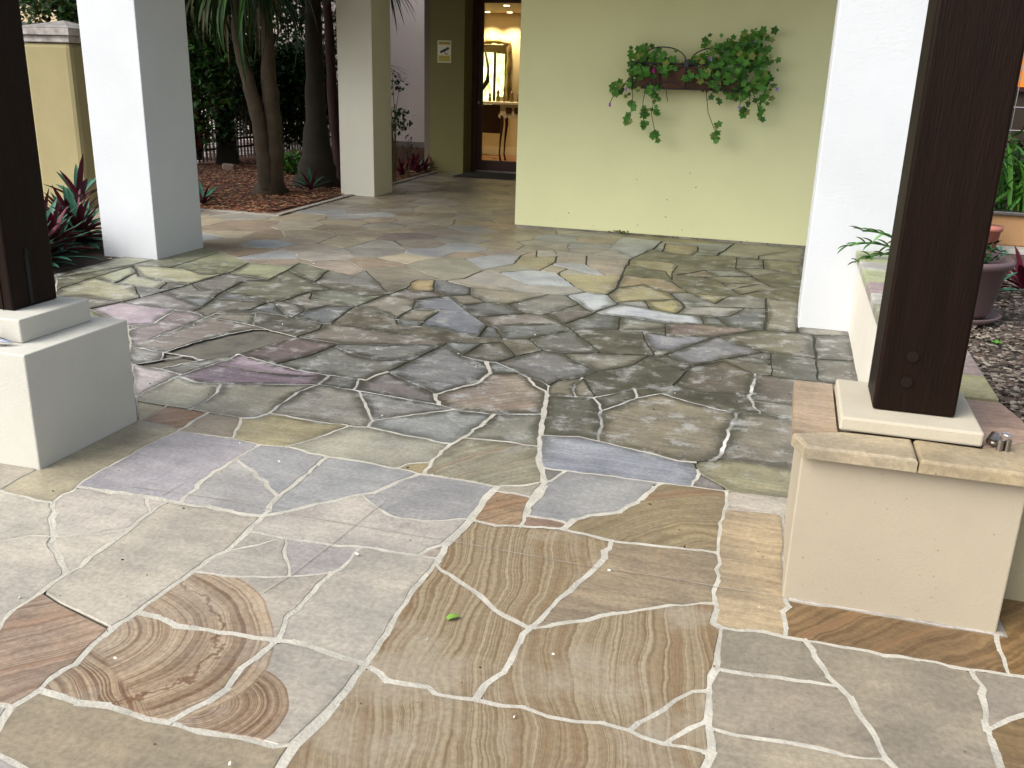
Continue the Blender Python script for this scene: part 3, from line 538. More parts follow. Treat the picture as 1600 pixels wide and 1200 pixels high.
STONE_COLOURS = [
(-2.420,2.337,203,199,190,0),
(-2.112,2.005,200,194,186,0),
(-2.212,2.439,203,197,193,0),
(-2.091,2.231,198,193,186,0),
(-2.067,2.563,198,190,185,0),
(-1.778,2.207,196,190,180,0),
(-2.607,2.554,182,174,148,0),
(-2.751,2.628,178,172,160,0),
(-2.544,2.841,178,174,168,0),
(-2.248,2.847,180,178,192,0),
(-1.848,2.802,188,188,192,0),
(-1.766,2.993,174,177,187,0),
(-1.546,2.944,178,183,190,0),
(-1.766,2.395,198,192,184,0),
(-1.387,2.631,192,187,184,0),
(-1.447,2.346,192,187,180,0),
(-1.551,2.287,190,187,182,0),
(-1.077,2.369,186,181,174,0),
(-1.601,2.444,192,187,180,0),
(-1.368,2.267,190,185,178,0),
(-1.194,2.863,168,170,177,0),
(-1.058,2.648,188,182,179,0),
(-1.517,2.095,188,182,174,2),
(-1.529,1.812,188,182,174,2),
(-1.347,1.753,188,182,174,2),
(-1.682,2.076,188,182,174,2),
(-1.135,1.714,184,178,170,2),
(-1.052,1.664,184,178,170,2),
(-1.371,2.035,188,182,174,2),
(-1.825,1.742,176,154,136,4),
(-1.969,1.827,176,154,136,4),
(-1.804,1.815,176,154,136,4),
(-1.467,1.428,168,155,130,0),
(-1.244,1.480,160,146,118,0),
(-1.608,1.404,165,155,135,0),
(-1.650,1.488,165,150,130,0),
(-0.817,2.191,150,122,82,3),
(-0.831,2.587,165,138,102,3),
(-0.930,2.552,165,138,102,3),
(-0.696,2.503,165,138,102,3),
(-0.850,1.707,148,112,68,3),
(-0.620,2.062,158,142,122,3),
(-0.618,2.002,158,142,122,3),
(-0.311,2.107,160,134,98,3),
(-0.404,1.785,155,128,90,3),
(-0.109,1.982,152,118,76,3),
(-0.052,1.915,152,122,82,3),
(-0.065,2.023,152,120,80,3),
(-0.091,1.832,158,142,110,3),
(-0.303,2.600,170,155,130,1),
(-0.222,2.757,168,156,135,1),
(-0.503,2.614,162,140,110,3),
(-0.874,2.979,172,148,118,4),
(-0.851,2.866,170,152,125,4),
(-0.704,2.892,158,132,118,1),
(-0.494,2.941,165,148,110,5),
(-0.219,3.104,172,162,118,5),
(0.020,3.333,215,206,190,1),
(0.013,2.981,190,172,140,1),
(0.036,2.523,165,152,124,0),
(0.454,2.596,142,115,75,4),
(0.148,2.421,156,149,134,0),
(0.079,2.349,156,149,134,0),
(0.104,2.107,168,158,143,0),
(0.139,1.920,180,170,150,0),
(0.183,2.133,168,158,143,0),
(0.420,2.214,168,159,142,0),
(0.687,2.359,168,160,150,0),
(0.675,2.134,142,118,78,1),
(0.781,2.606,148,118,70,4),
(-0.589,3.171,165,168,176,0),
(-0.592,3.569,156,168,192,1),
(-0.753,3.437,199,188,159,0),
(-0.865,3.143,175,170,158,0),
(-1.015,3.305,163,163,145,5),
(-1.133,3.679,147,147,132,0),
(-1.047,3.589,145,145,129,0),
(-1.207,3.303,163,163,145,0),
(-1.463,3.512,168,172,168,0),
(-1.683,3.733,159,161,159,1),
(-1.457,3.357,184,184,170,0),
(-1.623,3.333,184,181,165,0),
(-1.312,3.215,182,168,125,0),
(-1.984,3.381,188,181,145,1),
(-2.299,3.345,170,159,145,0),
(-2.513,3.368,170,134,103,4),
(-2.673,3.379,184,173,140,0),
(-2.783,3.650,188,184,159,0),
(-2.738,3.467,188,184,159,0),
(-2.323,3.677,173,168,147,0),
(-1.978,3.666,170,168,156,1),
(-2.388,3.508,173,168,147,0),
(-1.583,4.322,145,150,154,1),
(-1.249,4.146,168,156,143,5),
(-0.844,4.009,116,114,100,0),
(-0.979,4.380,136,127,109,0),
(-0.413,4.039,154,146,125,1),
(-0.737,4.325,116,114,103,0),
(-0.010,4.021,141,136,120,1),
(-0.017,3.592,168,163,125,1),
(-0.639,4.720,129,127,112,0),
(-0.243,4.817,118,109,98,1),
(-0.278,4.473,116,110,96,0),
(0.055,4.786,120,109,98,0),
(0.066,5.000,165,159,179,0),
(-0.213,3.499,140,132,117,0),
(-1.169,4.861,136,135,136,0),
(-0.891,5.331,132,128,118,1),
(-0.558,5.135,98,96,91,0),
(-1.113,4.439,78,72,69,0),
(-3.751,4.736,188,170,184,1),
(-3.511,4.507,145,132,134,1),
(-3.141,4.063,168,154,162,1),
(-2.494,3.960,145,128,143,1),
(-2.714,4.012,176,154,173,1),
(-2.389,3.968,136,118,128,1),
(-2.990,3.730,188,179,179,1),
(-2.440,4.122,168,147,165,1),
(-3.266,4.532,145,136,129,1),
(-4.617,5.354,179,179,143,1),
(-4.830,5.823,168,174,132,0),
(-4.490,5.900,184,184,145,1),
(-4.314,6.483,183,188,147,0),
(-4.481,4.944,173,173,134,0),
(-5.114,5.746,168,170,140,0),
(-4.299,5.566,179,179,145,0),
(-4.885,5.543,168,170,134,0),
(-2.576,6.387,196,173,123,0),
(-2.209,6.019,132,141,159,0),
(-2.230,6.420,125,132,143,1),
(-1.754,6.962,182,196,208,0),
(-1.218,6.239,199,215,229,0),
(-0.869,6.168,199,212,226,0),
(-1.294,6.963,188,178,132,0),
(-0.978,6.857,178,168,125,0),
(-0.721,6.372,192,181,125,0),
(-2.022,7.557,182,172,132,0),
(-2.339,7.472,180,192,202,0),
(-2.759,7.840,175,188,198,0),
(-4.369,7.610,175,190,208,0),
(-3.668,8.197,165,150,148,1),
(-0.544,5.631,150,150,170,0),
(-0.331,5.441,143,143,154,0),
(-1.362,8.700,190,200,205,0),
(-0.910,8.958,188,168,122,0),
(-0.671,8.997,175,180,180,0),
(-0.396,8.905,172,168,142,0),
(0.040,8.933,178,172,145,0),
(-0.028,9.387,180,176,150,0),
(-1.276,9.138,175,170,130,0),
(-0.437,7.220,150,144,108,0),
(-0.638,7.257,138,134,105,0),
(-0.871,6.787,165,155,115,0),
(-0.371,5.902,143,125,120,1),
(-0.774,5.567,145,132,143,0),
(0.390,5.812,120,117,103,0),
(0.356,5.303,120,116,100,0),
(0.148,5.285,127,127,109,0),
(0.145,5.711,132,128,109,1),
(0.056,6.447,147,145,128,1),
(-0.089,5.852,132,129,109,1),
(-2.805,5.716,134,141,125,1),
(-3.473,5.749,125,129,109,1),
(-3.495,6.355,143,147,125,1),
(-3.672,5.338,120,118,98,1),
(-2.905,6.363,147,145,125,1),
(-3.907,6.585,168,174,134,0),
(-2.881,7.217,170,170,150,0),
(-2.590,7.051,172,176,170,0),
(-2.219,4.271,140,143,134,1),
(-2.519,4.545,132,118,116,1),
(-2.402,4.970,140,134,123,1),
(-2.091,4.650,132,136,132,1),
(-1.269,7.373,180,172,140,0),
(-2.008,4.827,132,134,132,1),
(-2.597,4.889,168,143,120,1),
]


def seg_cross(a, b, c, d):
    rx, ry = b[0]-a[0], b[1]-a[1]; sx, sy = d[0]-c[0], d[1]-c[1]; den = rx*sy-ry*sx
    if abs(den) < 1e-12: return None
    return ((c[0]-a[0])*sy-(c[1]-a[1])*sx)/den, ((c[0]-a[0])*ry-(c[1]-a[1])*rx)/den
def inside(x, y, P):
    c = False; j = len(P)-1
    for i in range(len(P)):
        if (P[i][1] > y) != (P[j][1] > y) and x < (P[j][0]-P[i][0])*(y-P[i][1])/(P[j][1]-P[i][1])+P[i][0]: c = not c
        j = i
    return c
def area(p): return sum(p[i][0]*p[(i+1) % len(p)][1]-p[(i+1) % len(p)][0]*p[i][1] for i in range(len(p)))/2

def paving_graph():
    """splits the traced joints at their crossings, fills the untraced parts with irregular flags, returns faces and edges"""
    R = random.Random(7); segs = []
    for k, w, c in JOINTS:
        p = [(c[i], c[i+1]) for i in range(0, len(c), 2)]
        if k == 'd': w *= 1.35+.65*min(1, max(0, (p[0][1]-3.5)/3))
        segs += [(a, b, w, k) for a, b in zip(p, p[1:])]
    segs += [(a, b, 6, 'b') for a, b in zip(DOMAIN, DOMAIN[1:]+DOMAIN[:1])]
    zone = lambda x, y: inside(x, y, DOMAIN) and not inside(x, y, TRACED)
    seeds = []
    for _ in range(9000):
        x, y = R.uniform(-8.3, 2.1), R.uniform(-1, 15)
        r = ((.31 if x > -5.3 and y < 10 else .42 if x > -5.3 else .6) if y > 6.3 else .75)*R.uniform(.75, 1.15)
        if zone(x, y) and all((x-a)**2+((y-b)*.85)**2 > r*r for a, b in seeds): seeds.append((x, y))
    S = np.array(seeds); seen = set(); vv = []
    for s in S:
        cell = [(-12,-6),(6,-6),(6,20),(-12,20)]
        for j in np.argsort(np.hypot(*(S-s).T))[1:30]:
            m = (s+S[j])/2; n = S[j]-s; new = []
            for a, b in zip(cell, cell[1:]+cell[:1]):
                da = (a[0]-m[0])*n[0]+(a[1]-m[1])*n[1]; db = (b[0]-m[0])*n[0]+(b[1]-m[1])*n[1]
                if da <= 0: new.append(a)
                if (da < 0) != (db < 0) and da != db:
                    t = da/(da-db); new.append((a[0]+t*(b[0]-a[0]), a[1]+t*(b[1]-a[1])))
            cell = new
            if len(cell) < 3: break
        for a, b in zip(cell, cell[1:]+cell[:1]):
            ka = (round(float(a[0]), 3), round(float(a[1]), 3)); kb = (round(float(b[0]), 3), round(float(b[1]), 3)); key = tuple(sorted((ka, kb)))
            if ka != kb and key not in seen: seen.add(key); vv.append((ka, kb))
    PE = list(zip(TRACED, TRACED[1:]+TRACED[:1]))+list(zip(DOMAIN, DOMAIN[1:]+DOMAIN[:1]))
    for a, b in vv:
        ts = [0, 1]
        for c, d in PE:
            q = seg_cross(a, b, c, d)
            if q and 0 < q[0] < 1 and -1e-6 <= q[1] <= 1+1e-6: ts.append(q[0])
        ts.sort(); f = lambda t: (a[0]+t*(b[0]-a[0]), a[1]+t*(b[1]-a[1]))
        for t0, t1 in zip(ts, ts[1:]):
            if t1-t0 > 1e-6 and zone(*f((t0+t1)/2)): segs.append((f(t0), f(t1), R.choice([8, 11, 15]) if a[1] > 6.3 else R.choice([6, 8, 10]), 'v'))
    cut = [[0, 1] for _ in segs]; eps = .012
    B = [(min(s[0][0], s[1][0])-.02, max(s[0][0], s[1][0])+.02, min(s[0][1], s[1][1])-.02, max(s[0][1], s[1][1])+.02) for s in segs]
    def near(p, a, b):
        dx, dy = b[0]-a[0], b[1]-a[1]; L = dx*dx+dy*dy
        t = 0 if L == 0 else min(1, max(0, ((p[0]-a[0])*dx+(p[1]-a[1])*dy)/L))
        return math.hypot(p[0]-a[0]-t*dx, p[1]-a[1]-t*dy), t
    for i in range(len(segs)):
        Bi = B[i]
        for j in range(i+1, len(segs)):
            Bj = B[j]
            if Bi[0] > Bj[1] or Bj[0] > Bi[1] or Bi[2] > Bj[3] or Bj[2] > Bi[3]: continue
            a, b = segs[i][:2]; c, d = segs[j][:2]; q = seg_cross(a, b, c, d)
            li = math.dist(a, b)+1e-9; lj = math.dist(c, d)+1e-9
            if q and -eps/li < q[0] < 1+eps/li and -eps/lj < q[1] < 1+eps/lj:
                cut[i].append(min(1, max(0, q[0]))); cut[j].append(min(1, max(0, q[1])))
            for p in (a, b):
                dd, t = near(p, c, d)
                if dd < eps: cut[j].append(t)
            for p in (c, d):
                dd, t = near(p, a, b)
                if dd < eps: cut[i].append(t)
    nodes = []; grid = {}
    def node(p):
        k = (int(p[0]//.05), int(p[1]//.05))
        for dx in (-1, 0, 1):
            for dy in (-1, 0, 1):
                for q in grid.get((k[0]+dx, k[1]+dy), ()):
                    if (nodes[q][0]-p[0])**2+(nodes[q][1]-p[1])**2 < .016**2: return q
        nodes.append(p); grid.setdefault(k, []).append(len(nodes)-1); return len(nodes)-1
    E = {}
    for (a, b, w, k), c in zip(segs, cut):
        c.sort(); prev = node(a)
        for t in c[1:]:
            q = node((a[0]+t*(b[0]-a[0]), a[1]+t*(b[1]-a[1])))
            if q != prev:
                key = (min(prev, q), max(prev, q))
                if key not in E or E[key][1] in 'bd' and k != 'b': E[key] = (w, k)
                prev = q
    while True:
        deg = {}
        for a, b in E: deg[a] = deg.get(a, 0)+1; deg[b] = deg.get(b, 0)+1
        rm = [e for e in E if deg[e[0]] == 1 or deg[e[1]] == 1]
        if not rm: break
        for e in rm: del E[e]
    NE = {}
    for (a, b), (w, k) in E.items():
        A, Bq = nodes[a], nodes[b]; L = math.dist(A, Bq); m = max(1, int(L/(.036 if k in 'wm' else .08)))
        if k == 'b' or L < .05: m = 1
        m = min(m, 11); nx, ny = -(Bq[1]-A[1])/L, (Bq[0]-A[0])/L; prev = a
        for i in range(1, m):
            t = (i+R.uniform(-.25, .25))/m; g_ = R.gauss(0, .004)
            nodes.append((A[0]+(Bq[0]-A[0])*t+nx*g_, A[1]+(Bq[1]-A[1])*t+ny*g_)); q = len(nodes)-1
            NE[(prev, q)] = (w*(R.uniform(.4, 1.2) if k in 'wm' else R.uniform(.7, 1.25)), k); prev = q
        NE[(prev, b)] = (w*R.uniform(.75, 1.3), k)
    adj = {}
    for a, b in NE: adj.setdefault(a, []).append(b); adj.setdefault(b, []).append(a)
    for a in adj: adj[a].sort(key=lambda b: math.atan2(nodes[b][1]-nodes[a][1], nodes[b][0]-nodes[a][0]))
    seen = set(); faces = []
    for a in adj:
        for b in adj[a]:
            if (a, b) in seen: continue
            f = []; u, v = a, b
            while (u, v) not in seen:
                seen.add((u, v)); f.append(u); l = adj[v]; u, v = v, l[(l.index(u)-1) % len(l)]
            if area([nodes[q] for q in f]) > .0015 and len(set(f)) == len(f): faces.append(f)
    ew = lambda a, b: (NE.get((a, b)) or NE.get((b, a)))[0]
    out = []
    def simple(p):
        n = len(p)
        for i in range(n):
            for j in range(i+2, n):
                if i == 0 and j == n-1: continue
                q = seg_cross(p[i], p[(i+1) % n], p[j], p[(j+1) % n])
                if q and 0 <= q[0] <= 1 and 0 <= q[1] <= 1: return False
        return True
    for f in faces:
        n = len(f)
        for sc in (1, .6, .3, .1):
            p = []
            for i in range(n):
                p0, p1, p2 = nodes[f[i-1]], nodes[f[i]], nodes[f[(i+1) % n]]
                w1 = ew(f[i-1], f[i])*.0005*sc; w2 = ew(f[i], f[(i+1) % n])*.0005*sc
                l1 = math.dist(p0, p1); l2 = math.dist(p1, p2)
                d1 = ((p1[0]-p0[0])/l1, (p1[1]-p0[1])/l1); d2 = ((p2[0]-p1[0])/l2, (p2[1]-p1[1])/l2)
                n1 = (-d1[1], d1[0]); n2 = (-d2[1], d2[0]); cr = d1[0]*d2[1]-d1[1]*d2[0]
                if abs(cr) < .25: q = (p1[0]+(n1[0]*w1+n2[0]*w2)/2, p1[1]+(n1[1]*w1+n2[1]*w2)/2)
                else:
                    det = n1[0]*n2[1]-n1[1]*n2[0]
                    ox, oy = (w1*n2[1]-n1[1]*w2)/det, (n1[0]*w2-w1*n2[0])/det
                    h = math.hypot(ox, oy); lim = .03+max(w1, w2)*1.5
                    if h > lim: ox, oy = ox/h*lim, oy/h*lim
                    q = (p1[0]+ox, p1[1]+oy)
                p.append(q)
            if area(p) > .0012 and simple(p): break
        else:
            p = [nodes[v] for v in f]
            if area(p) < .003: continue
        q = []; n = len(p)
        for i in range(n):
            a, b, c = p[i-1], p[i], p[(i+1) % n]; lu, lv = math.dist(a, b), math.dist(b, c)
            if lu < 1e-4: continue
            co = ((a[0]-b[0])*(c[0]-b[0])+(a[1]-b[1])*(c[1]-b[1]))/(lu*lv+1e-12)
            if co > -.8 and lu > .03 and lv > .03:
                r_ = min(.016, .25*lu, .25*lv)
                q += [(b[0]+(a[0]-b[0])/lu*r_, b[1]+(a[1]-b[1])/lu*r_), (b[0]+(c[0]-b[0])/lv*r_, b[1]+(c[1]-b[1])/lv*r_)]
            else: q.append(b)
        out.append(q if simple(q) else p)
    return out, [(nodes[a], nodes[b], w, k) for (a, b), (w, k) in NE.items()]

STONES, EDGES = paving_graph()
def proj(x, y, z=0):
    v = Vector((x, y, z-EYE)); d = v.dot(FW)
    return (800+1446.8*v.dot(RT)/d, 600-1446.8*v.dot(UP)/d) if d > .2 else None
def shown(p):
    c = np.mean(p, axis=0); q = [proj(*v) for v in p]
    if any(v is None for v in q): return 0
    m = np.mean(q, axis=0); a = abs(area(q))
    return a if -60 < m[0] < 1660 and -20 < m[1] < 1270 else a*1e-4
STONES.sort(key=lambda p: -shown(p))

bed_mat = material('old_mortar_bed', (.12, .11, .085, 1), .95, .6, 120, .5, 8, coord='World')
pave = MB(); pave.add([(x, y, -.014) for x, y in DOMAIN], [tuple(range(len(DOMAIN)))])
pavement = tag(pave.build('pavement', bed_mat), kind='structure')

WARM = (1.04, 1.0, .90)
def mute(c):
    m = sum(c)/3; s_ = .78 if c[0] >= c[2] else .5; return [(m+(v-m)*s_)*w for v, w in zip(c, (1.0, 1.0, .98))]
def stone_colour(p):
    for x, y, r, g_, b, st in STONE_COLOURS:
        if inside(x, y, p):
            j = rng.uniform(.97, 1.03); return mute([c*j*q for c, q in zip(lin(r, g_, b, STONE_K)[:3], WARM if p[0][1] < 3.3 else (1, 1, 1))]), st
    c = np.mean(p, axis=0); x, y = c
    v = rng.uniform(.82, 1.18)
    if y < 3.0: base = rng.choice([(192,186,178), (188,182,174), (184,179,173), (188,180,166)]); v = rng.uniform(.93, 1.05)
    elif y < 6.4: base = rng.choice([(136,136,130), (142,140,130), (128,133,134), (150,146,132), (138,132,128)])
    elif x > -1.2 and y < 9.6: base = rng.choice([(150,146,118), (168,160,126), (142,140,124), (170,170,165), (160,146,118)])
    elif y < 9.6: base = rng.choice([(186,180,162), (194,185,162), (182,180,172), (184,188,190), (182,168,150), (190,180,168)])
    else: base = rng.choice([(182,172,152), (192,182,160), (176,170,160), (174,162,142)])
    return [c_*v for c_ in lin(*base, STONE_K)[:3]], rng.choice([0, 0, 1, 1])
STONE_K = .66

def stone_mesh(p, col, z0=None):
    """one flag: chamfered edge, a worn border ring and a very slightly uneven top"""
    n = len(p); cx = sum(v[0] for v in p)/n; cy = sum(v[1] for v in p)/n
    # centre from which the whole outline can be seen, so the border ring never folds over itself
    def clearance(x, y): return min(((p[(i+1) % n][0]-p[i][0])*(y-p[i][1])-(p[(i+1) % n][1]-p[i][1])*(x-p[i][0]))/(math.dist(p[i], p[(i+1) % n])+1e-9) for i in range(n))
    best = clearance(cx, cy)*1.1
    if best < .03:
        R_ = random.Random(n); xs = [v[0] for v in p]; ys = [v[1] for v in p]
        for _ in range(160):
            x, y = R_.uniform(min(xs), max(xs)), R_.uniform(min(ys), max(ys)); c_ = clearance(x, y)
            if c_ > best: best, cx, cy = c_, x, y
    star = best > .001
    zt = rng.uniform(-.0008, .0008); tx, ty = rng.gauss(0, .0018), rng.gauss(0, .0018)
    Z = lambda x, y: zt+max(-.0012, min(.0012, (x-cx)*tx*3+(y-cy)*ty*3))
    vs = []; al = []
    def ring(d, dz, a):
        for x, y in p:
            L = math.hypot(cx-x, cy-y)+1e-9; k = min(.55, d/L); X_, Y_ = x+(cx-x)*k, y+(cy-y)*k
            vs.append((X_, Y_, Z(X_, Y_)+dz)); al.append(a)
    ring(0, -.03, 1); ring(0, -.0028, 1)
    if star: ring(.004, 0, 1); ring(.085, 0, .05)
    else: ring(0, 0, .7); 
    fs = []
    nr = 3 if star else 2
    for r in range(nr):
        for i in range(n):
            j = (i+1) % n; fs.append((r*n+i, r*n+j, (r+1)*n+j, (r+1)*n+i))
    fs.append(tuple(range(nr*n, (nr+1)*n)))
    return vs, fs, al
def finish_stone(name, vs, fs, cols, mats, mi=None, parent=None):
    me = bpy.data.meshes.new(name); me.from_pydata(vs, [], fs); me.update()
    for m in mats: me.materials.append(m)
    if mi is not None: me.polygons.foreach_set('material_index', mi)
    ca = me.color_attributes.new('tint', 'FLOAT_COLOR', 'POINT'); ca.data.foreach_set('color', np.array(cols, dtype=np.float32).ravel())
    o = bpy.data.objects.new(name, me); COL.objects.link(o); o.parent = parent; return o
rest_v, rest_f, rest_c, rest_m = [], [], [], []
for i, p in enumerate(STONES):
    col, st = stone_colour(p); vs, fs, al = stone_mesh(p, col)
    cols = [(*col, a) for a in al]
    if i < 296: finish_stone('flagstone', vs, fs, cols, [SM[st]], None, pavement)
    else:
        o = len(rest_v); rest_v += vs; rest_f += [tuple(q+o for q in f) for f in fs]; rest_c += cols; rest_m += [min(st, 1)]*len(fs)
o = finish_stone('flagstone', rest_v, rest_f, rest_c, [SM[0], SM[1]], rest_m, pavement); tag(o, kind='stuff')

# pointing: strips of mortar in the joints
mort_pale = material('pale_mortar', (.52, .49, .41, 1), .9, .9, 90, .38, 9, coord='World')
mort_dark = material('mossy_mortar', (.055, .052, .036, 1), .95, .8, 60, .5, 9, coord='World', colour2=(.022, .024, .014, 1))
mort_tan = material('sandy_mortar', (.50, .47, .40, 1), .9, .8, 60, .8, 1.6, coord='World', colour2=(.075, .066, .045, 1))
mort_mix = material('patchy_mortar', (.62, .61, .57, 1), .9, .8, 60, .9, 5, coord='World', colour2=(.04, .038, .026, 1))
PM = MB(); MI = {'w': 0, 'd': 1, 'b': 2, 'f': 2, 'v': 2, 'm': 3}
for i, (a, b, w, k) in enumerate(EDGES):
    L = math.dist(a, b); h = w*.0005+.004; dx, dy = (b[0]-a[0])/L, (b[1]-a[1])/L
    e = min(.012, h); x0, y0, x1, y1 = a[0]-dx*e, a[1]-dy*e, b[0]+dx*e, b[1]+dy*e; nx, ny = -dy*h, dx*h
    z = {'w': -.0012, 'm': -.0020, 'd': -.0065, 'f': -.0018, 'v': -.0018, 'b': -.004}[k]+(i % 89)*1.1e-5
    PM.add([(x0-nx, y0-ny, z), (x1-nx, y1-ny, z), (x1+nx, y1+ny, z), (x0+nx, y0+ny, z)], [(0, 1, 2, 3)], MI[k] if not (k == 'v' and y0 < 6) else 1)
tag(PM.build('mortar', [mort_pale, mort_dark, mort_tan, mort_mix], pavement), kind='stuff')
q = MB(); q.add([(.16, 6.8, -.006), (1.2, 6.8, -.006), (1.2, 9.56, -.006), (.16, 9.56, -.006)], [(0, 1, 2, 3)]); q.add([(-5.3, 6.3, -.008), (-4.8, 6.3, -.008), (-4.8, 7.3, -.008), (-5.3, 7.3, -.008)], [(0, 1, 2, 3)]); q.build('mortar_margin', mort_tan, pavement)
# sealed saw cut lines that cross the flags
cutm = material('saw_cut', (.25, .21, .17, 1), .8, mottle=.5, mottle_scale=12, coord='World', colour2=(.43, .39, .33, 1))
for pts in ([(-2.247, 2.655), (-1.849, 2.676), (-1.601, 2.654), (-1.200, 2.647), (-0.874, 2.650), (-0.634, 2.643), (-0.455, 2.639), (-0.235, 2.653), (-0.068, 2.649), (0.128, 2.654)],
            [(-2.072, 2.750), (-2.085, 2.625)], [(-1.293, 2.856), (-1.323, 2.529), (-1.352, 2.260), (-1.379, 2.147)]):
    c = MB()
    for a, b in zip(pts, pts[1:]):
        L = math.dist(a, b); nx, ny = -(b[1]-a[1])/L*.0014, (b[0]-a[0])/L*.0014
        c.add([(a[0]-nx, a[1]-ny, .0045), (b[0]-nx, b[1]-ny, .0045), (b[0]+nx, b[1]+ny, .0045), (a[0]+nx, a[1]+ny, .0045)], [(0, 1, 2, 3)])
    c.build('saw_cut', cutm, pavement)

# kerb that edges the paving beside the planting
# ------------------------------------------------------------------ painted render and timber
white = material('white_painted_render', (.575, .595, .61, 1), .75, .45, 60, .07, 1.7, coord='World')
ivory = material('ivory_painted_render', (.62, .61, .52, 1), .75, .25, 160, .06, 1.5, coord='World')
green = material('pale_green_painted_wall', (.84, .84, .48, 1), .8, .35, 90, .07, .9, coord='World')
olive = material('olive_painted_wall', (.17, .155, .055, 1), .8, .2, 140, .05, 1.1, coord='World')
cream = material('cream_textured_render', (.52, .505, .44, 1), .85, .45, 160, .10, 2.2, coord='World')
tan2 = material('warm_cream_render', (.47, .42, .32, 1), .85, .3, 160, .12, 4, coord='World')
tanr = material('tan_textured_render', (.385, .33, .24, 1), .85, .25, 160, .10, 2.2, coord='World')
soff = material('soffit_paint', (.55, .52, .42, 1), .8, mottle=.1)
timber = material('dark_brown_painted_timber', (.0110, .0044, .0018, 1), .5, .5, 25, .45, 3, stretch=(9, 9, .6), spec=.12)
steel = material('bolt_steel', (.011, .006, .004, 1), .5, spec=.15)
chrome = material('chrome', (.75, .76, .80, 1), .12, metallic=1)
oldchrome = material('weathered_steel', (.36, .33, .30, 1), .32, metallic=1, mottle=.4, mottle_scale=40)
capstone = stone_material('cap_stone', 'streaked')

def pillar(label, x0, x1, y0, y1, z1, m, group=None):
    t = empty('white_pillar', label, 'pillar', ((x0+x1)/2, (y0+y1)/2, 0), group)
    b = MB(); b.box(x0-(x0+x1)/2, x1-(x0+x1)/2, y0-(y0+y1)/2, y1-(y0+y1)/2, -.02, z1); b.build('shaft', m, t, .006)
    return t
pillar('wide white painted square pillar on the left beside the purple leaved plants', -5.40, -4.88, 6.40, 7.04, 2.865, white, 'painted pillars')
pillar('cream painted square pillar standing at the edge of the mulch bed', -5.54, -5.07, 11.05, 11.62, 2.865, ivory, 'painted pillars')
pillar('broad white pillar to the right of the green wall, against the low wall', .17, .72, 6.21, 6.86, 2.865, white, 'painted pillars')

# green wall with a faint weathered foot
wallA = w = empty('rendered_wall', 'pale green painted wall carrying the flower box', 'wall', (-.9, 9.5, 0))
b = MB(); b.box(-1.84, 1.9, 0, 5.45, .02, 2.865); b.build('wall_face', green, w)
b = MB(); b.box(-1.83, 1.89, .012, 5.4, -.02, .02); b.build('wall_foot', mort_tan, w)

# eave and roof over the walkway
def patches(name, spots, m, parent, plane, off):
    # small irregular scuffs and chips, each a thin flake just proud of the paint
    q = MB()
    for a, z, r in spots:
        n = rng.randint(6, 9); pts = []
        for k in range(n):
            an = 2*math.pi*k/n; rr = r*rng.uniform(.5, 1.3); pts.append((a+math.cos(an)*rr, z+math.sin(an)*rr*rng.uniform(.4, 1.2)))
        vs = [((u-off[0]), plane-off[1], v-off[2]) for u, v in pts]; q.add(vs, [tuple(range(n))])
    return tag(q.build(name, m, parent), kind='stuff')
scuff = material('grey_scuff', (.33, .31, .27, 1), .9); scuff2 = material('tan_scuff', (.24, .20, .14, 1), .9)
rf = empty('building_roof', 'flat soffit roof over the walkway, pillars and green wall', 'roof', (-2.4, 10, 2.86))
b = MB(); b.box(-3.9, 3.4, -3.8, 10, 0, .2); b.build('soffit', soff, rf)

# recessed entrance wall with the camera sign
ew_ = empty('entrance_wall', 'olive green entrance wall beside the glass door with a camera notice', 'wall', (-5.4, 14.55, 0))
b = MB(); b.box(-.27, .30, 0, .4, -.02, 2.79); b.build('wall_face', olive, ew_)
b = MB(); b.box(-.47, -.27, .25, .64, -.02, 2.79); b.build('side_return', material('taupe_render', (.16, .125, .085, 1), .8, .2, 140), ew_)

# ------------------------------------------------------------------ entrance door and the lit room
dark_wood = material('dark_stained_wood', (.055, .014, .009, 1), .4, .3, 30, .3, 5)
glass = bpy.data.materials.new('clear_glass'); glass.use_nodes = True
gb = glass.node_tree.nodes['Principled BSDF']; gb.inputs['Transmission Weight'].default_value = 1; gb.inputs['Roughness'].default_value = 0.0; gb.inputs['IOR'].default_value = 1.05
gb.inputs['Base Color'].default_value = (.95, .97, .93, 1)
DY = 14.93
door = empty('entrance_door', 'tall dark wooden glazed entrance door at the end of the walkway', 'door', (-4.55, DY, 0))
def dbox(n, x0, x1, y0, y1, z0, z1, m, par=door, bev=.004):
    q = MB(); q.box(x0+4.55, x1+4.55, y0-DY, y1-DY, z0, z1); return q.build(n, m, par, bev)
dbox('frame_jamb', -5.10, -5.02, DY, DY+.14, 0, 2.79, dark_wood); dbox('frame_jamb', -3.82, -3.74, DY, DY+.14, 0, 2.79, dark_wood)
dbox('frame_head', -5.02, -3.82, DY, DY+.14, 2.70, 2.79, dark_wood)
dbox('stile', -5.015, -4.93, DY+.04, DY+.09, .03, 2.69, dark_wood); dbox('stile', -3.91, -3.825, DY+.04, DY+.09, .03, 2.69, dark_wood)
dbox('bottom_rail', -4.93, -3.91, DY+.04, DY+.09, .03, .19, dark_wood); dbox('top_rail', -4.93, -3.91, DY+.04, DY+.09, 2.61, 2.69, dark_wood)
dbox('pane', -4.93, -3.91, DY+.062, DY+.068, .19, 2.61, glass, bev=0)
h = dbox('handle', -4.99, -4.955, DY-.03, DY+.04, 1.08, 1.12, oldchrome); dbox('threshold', -5.02, -3.82, DY+.02, DY+.16, 0.0, .028, mort_tan)
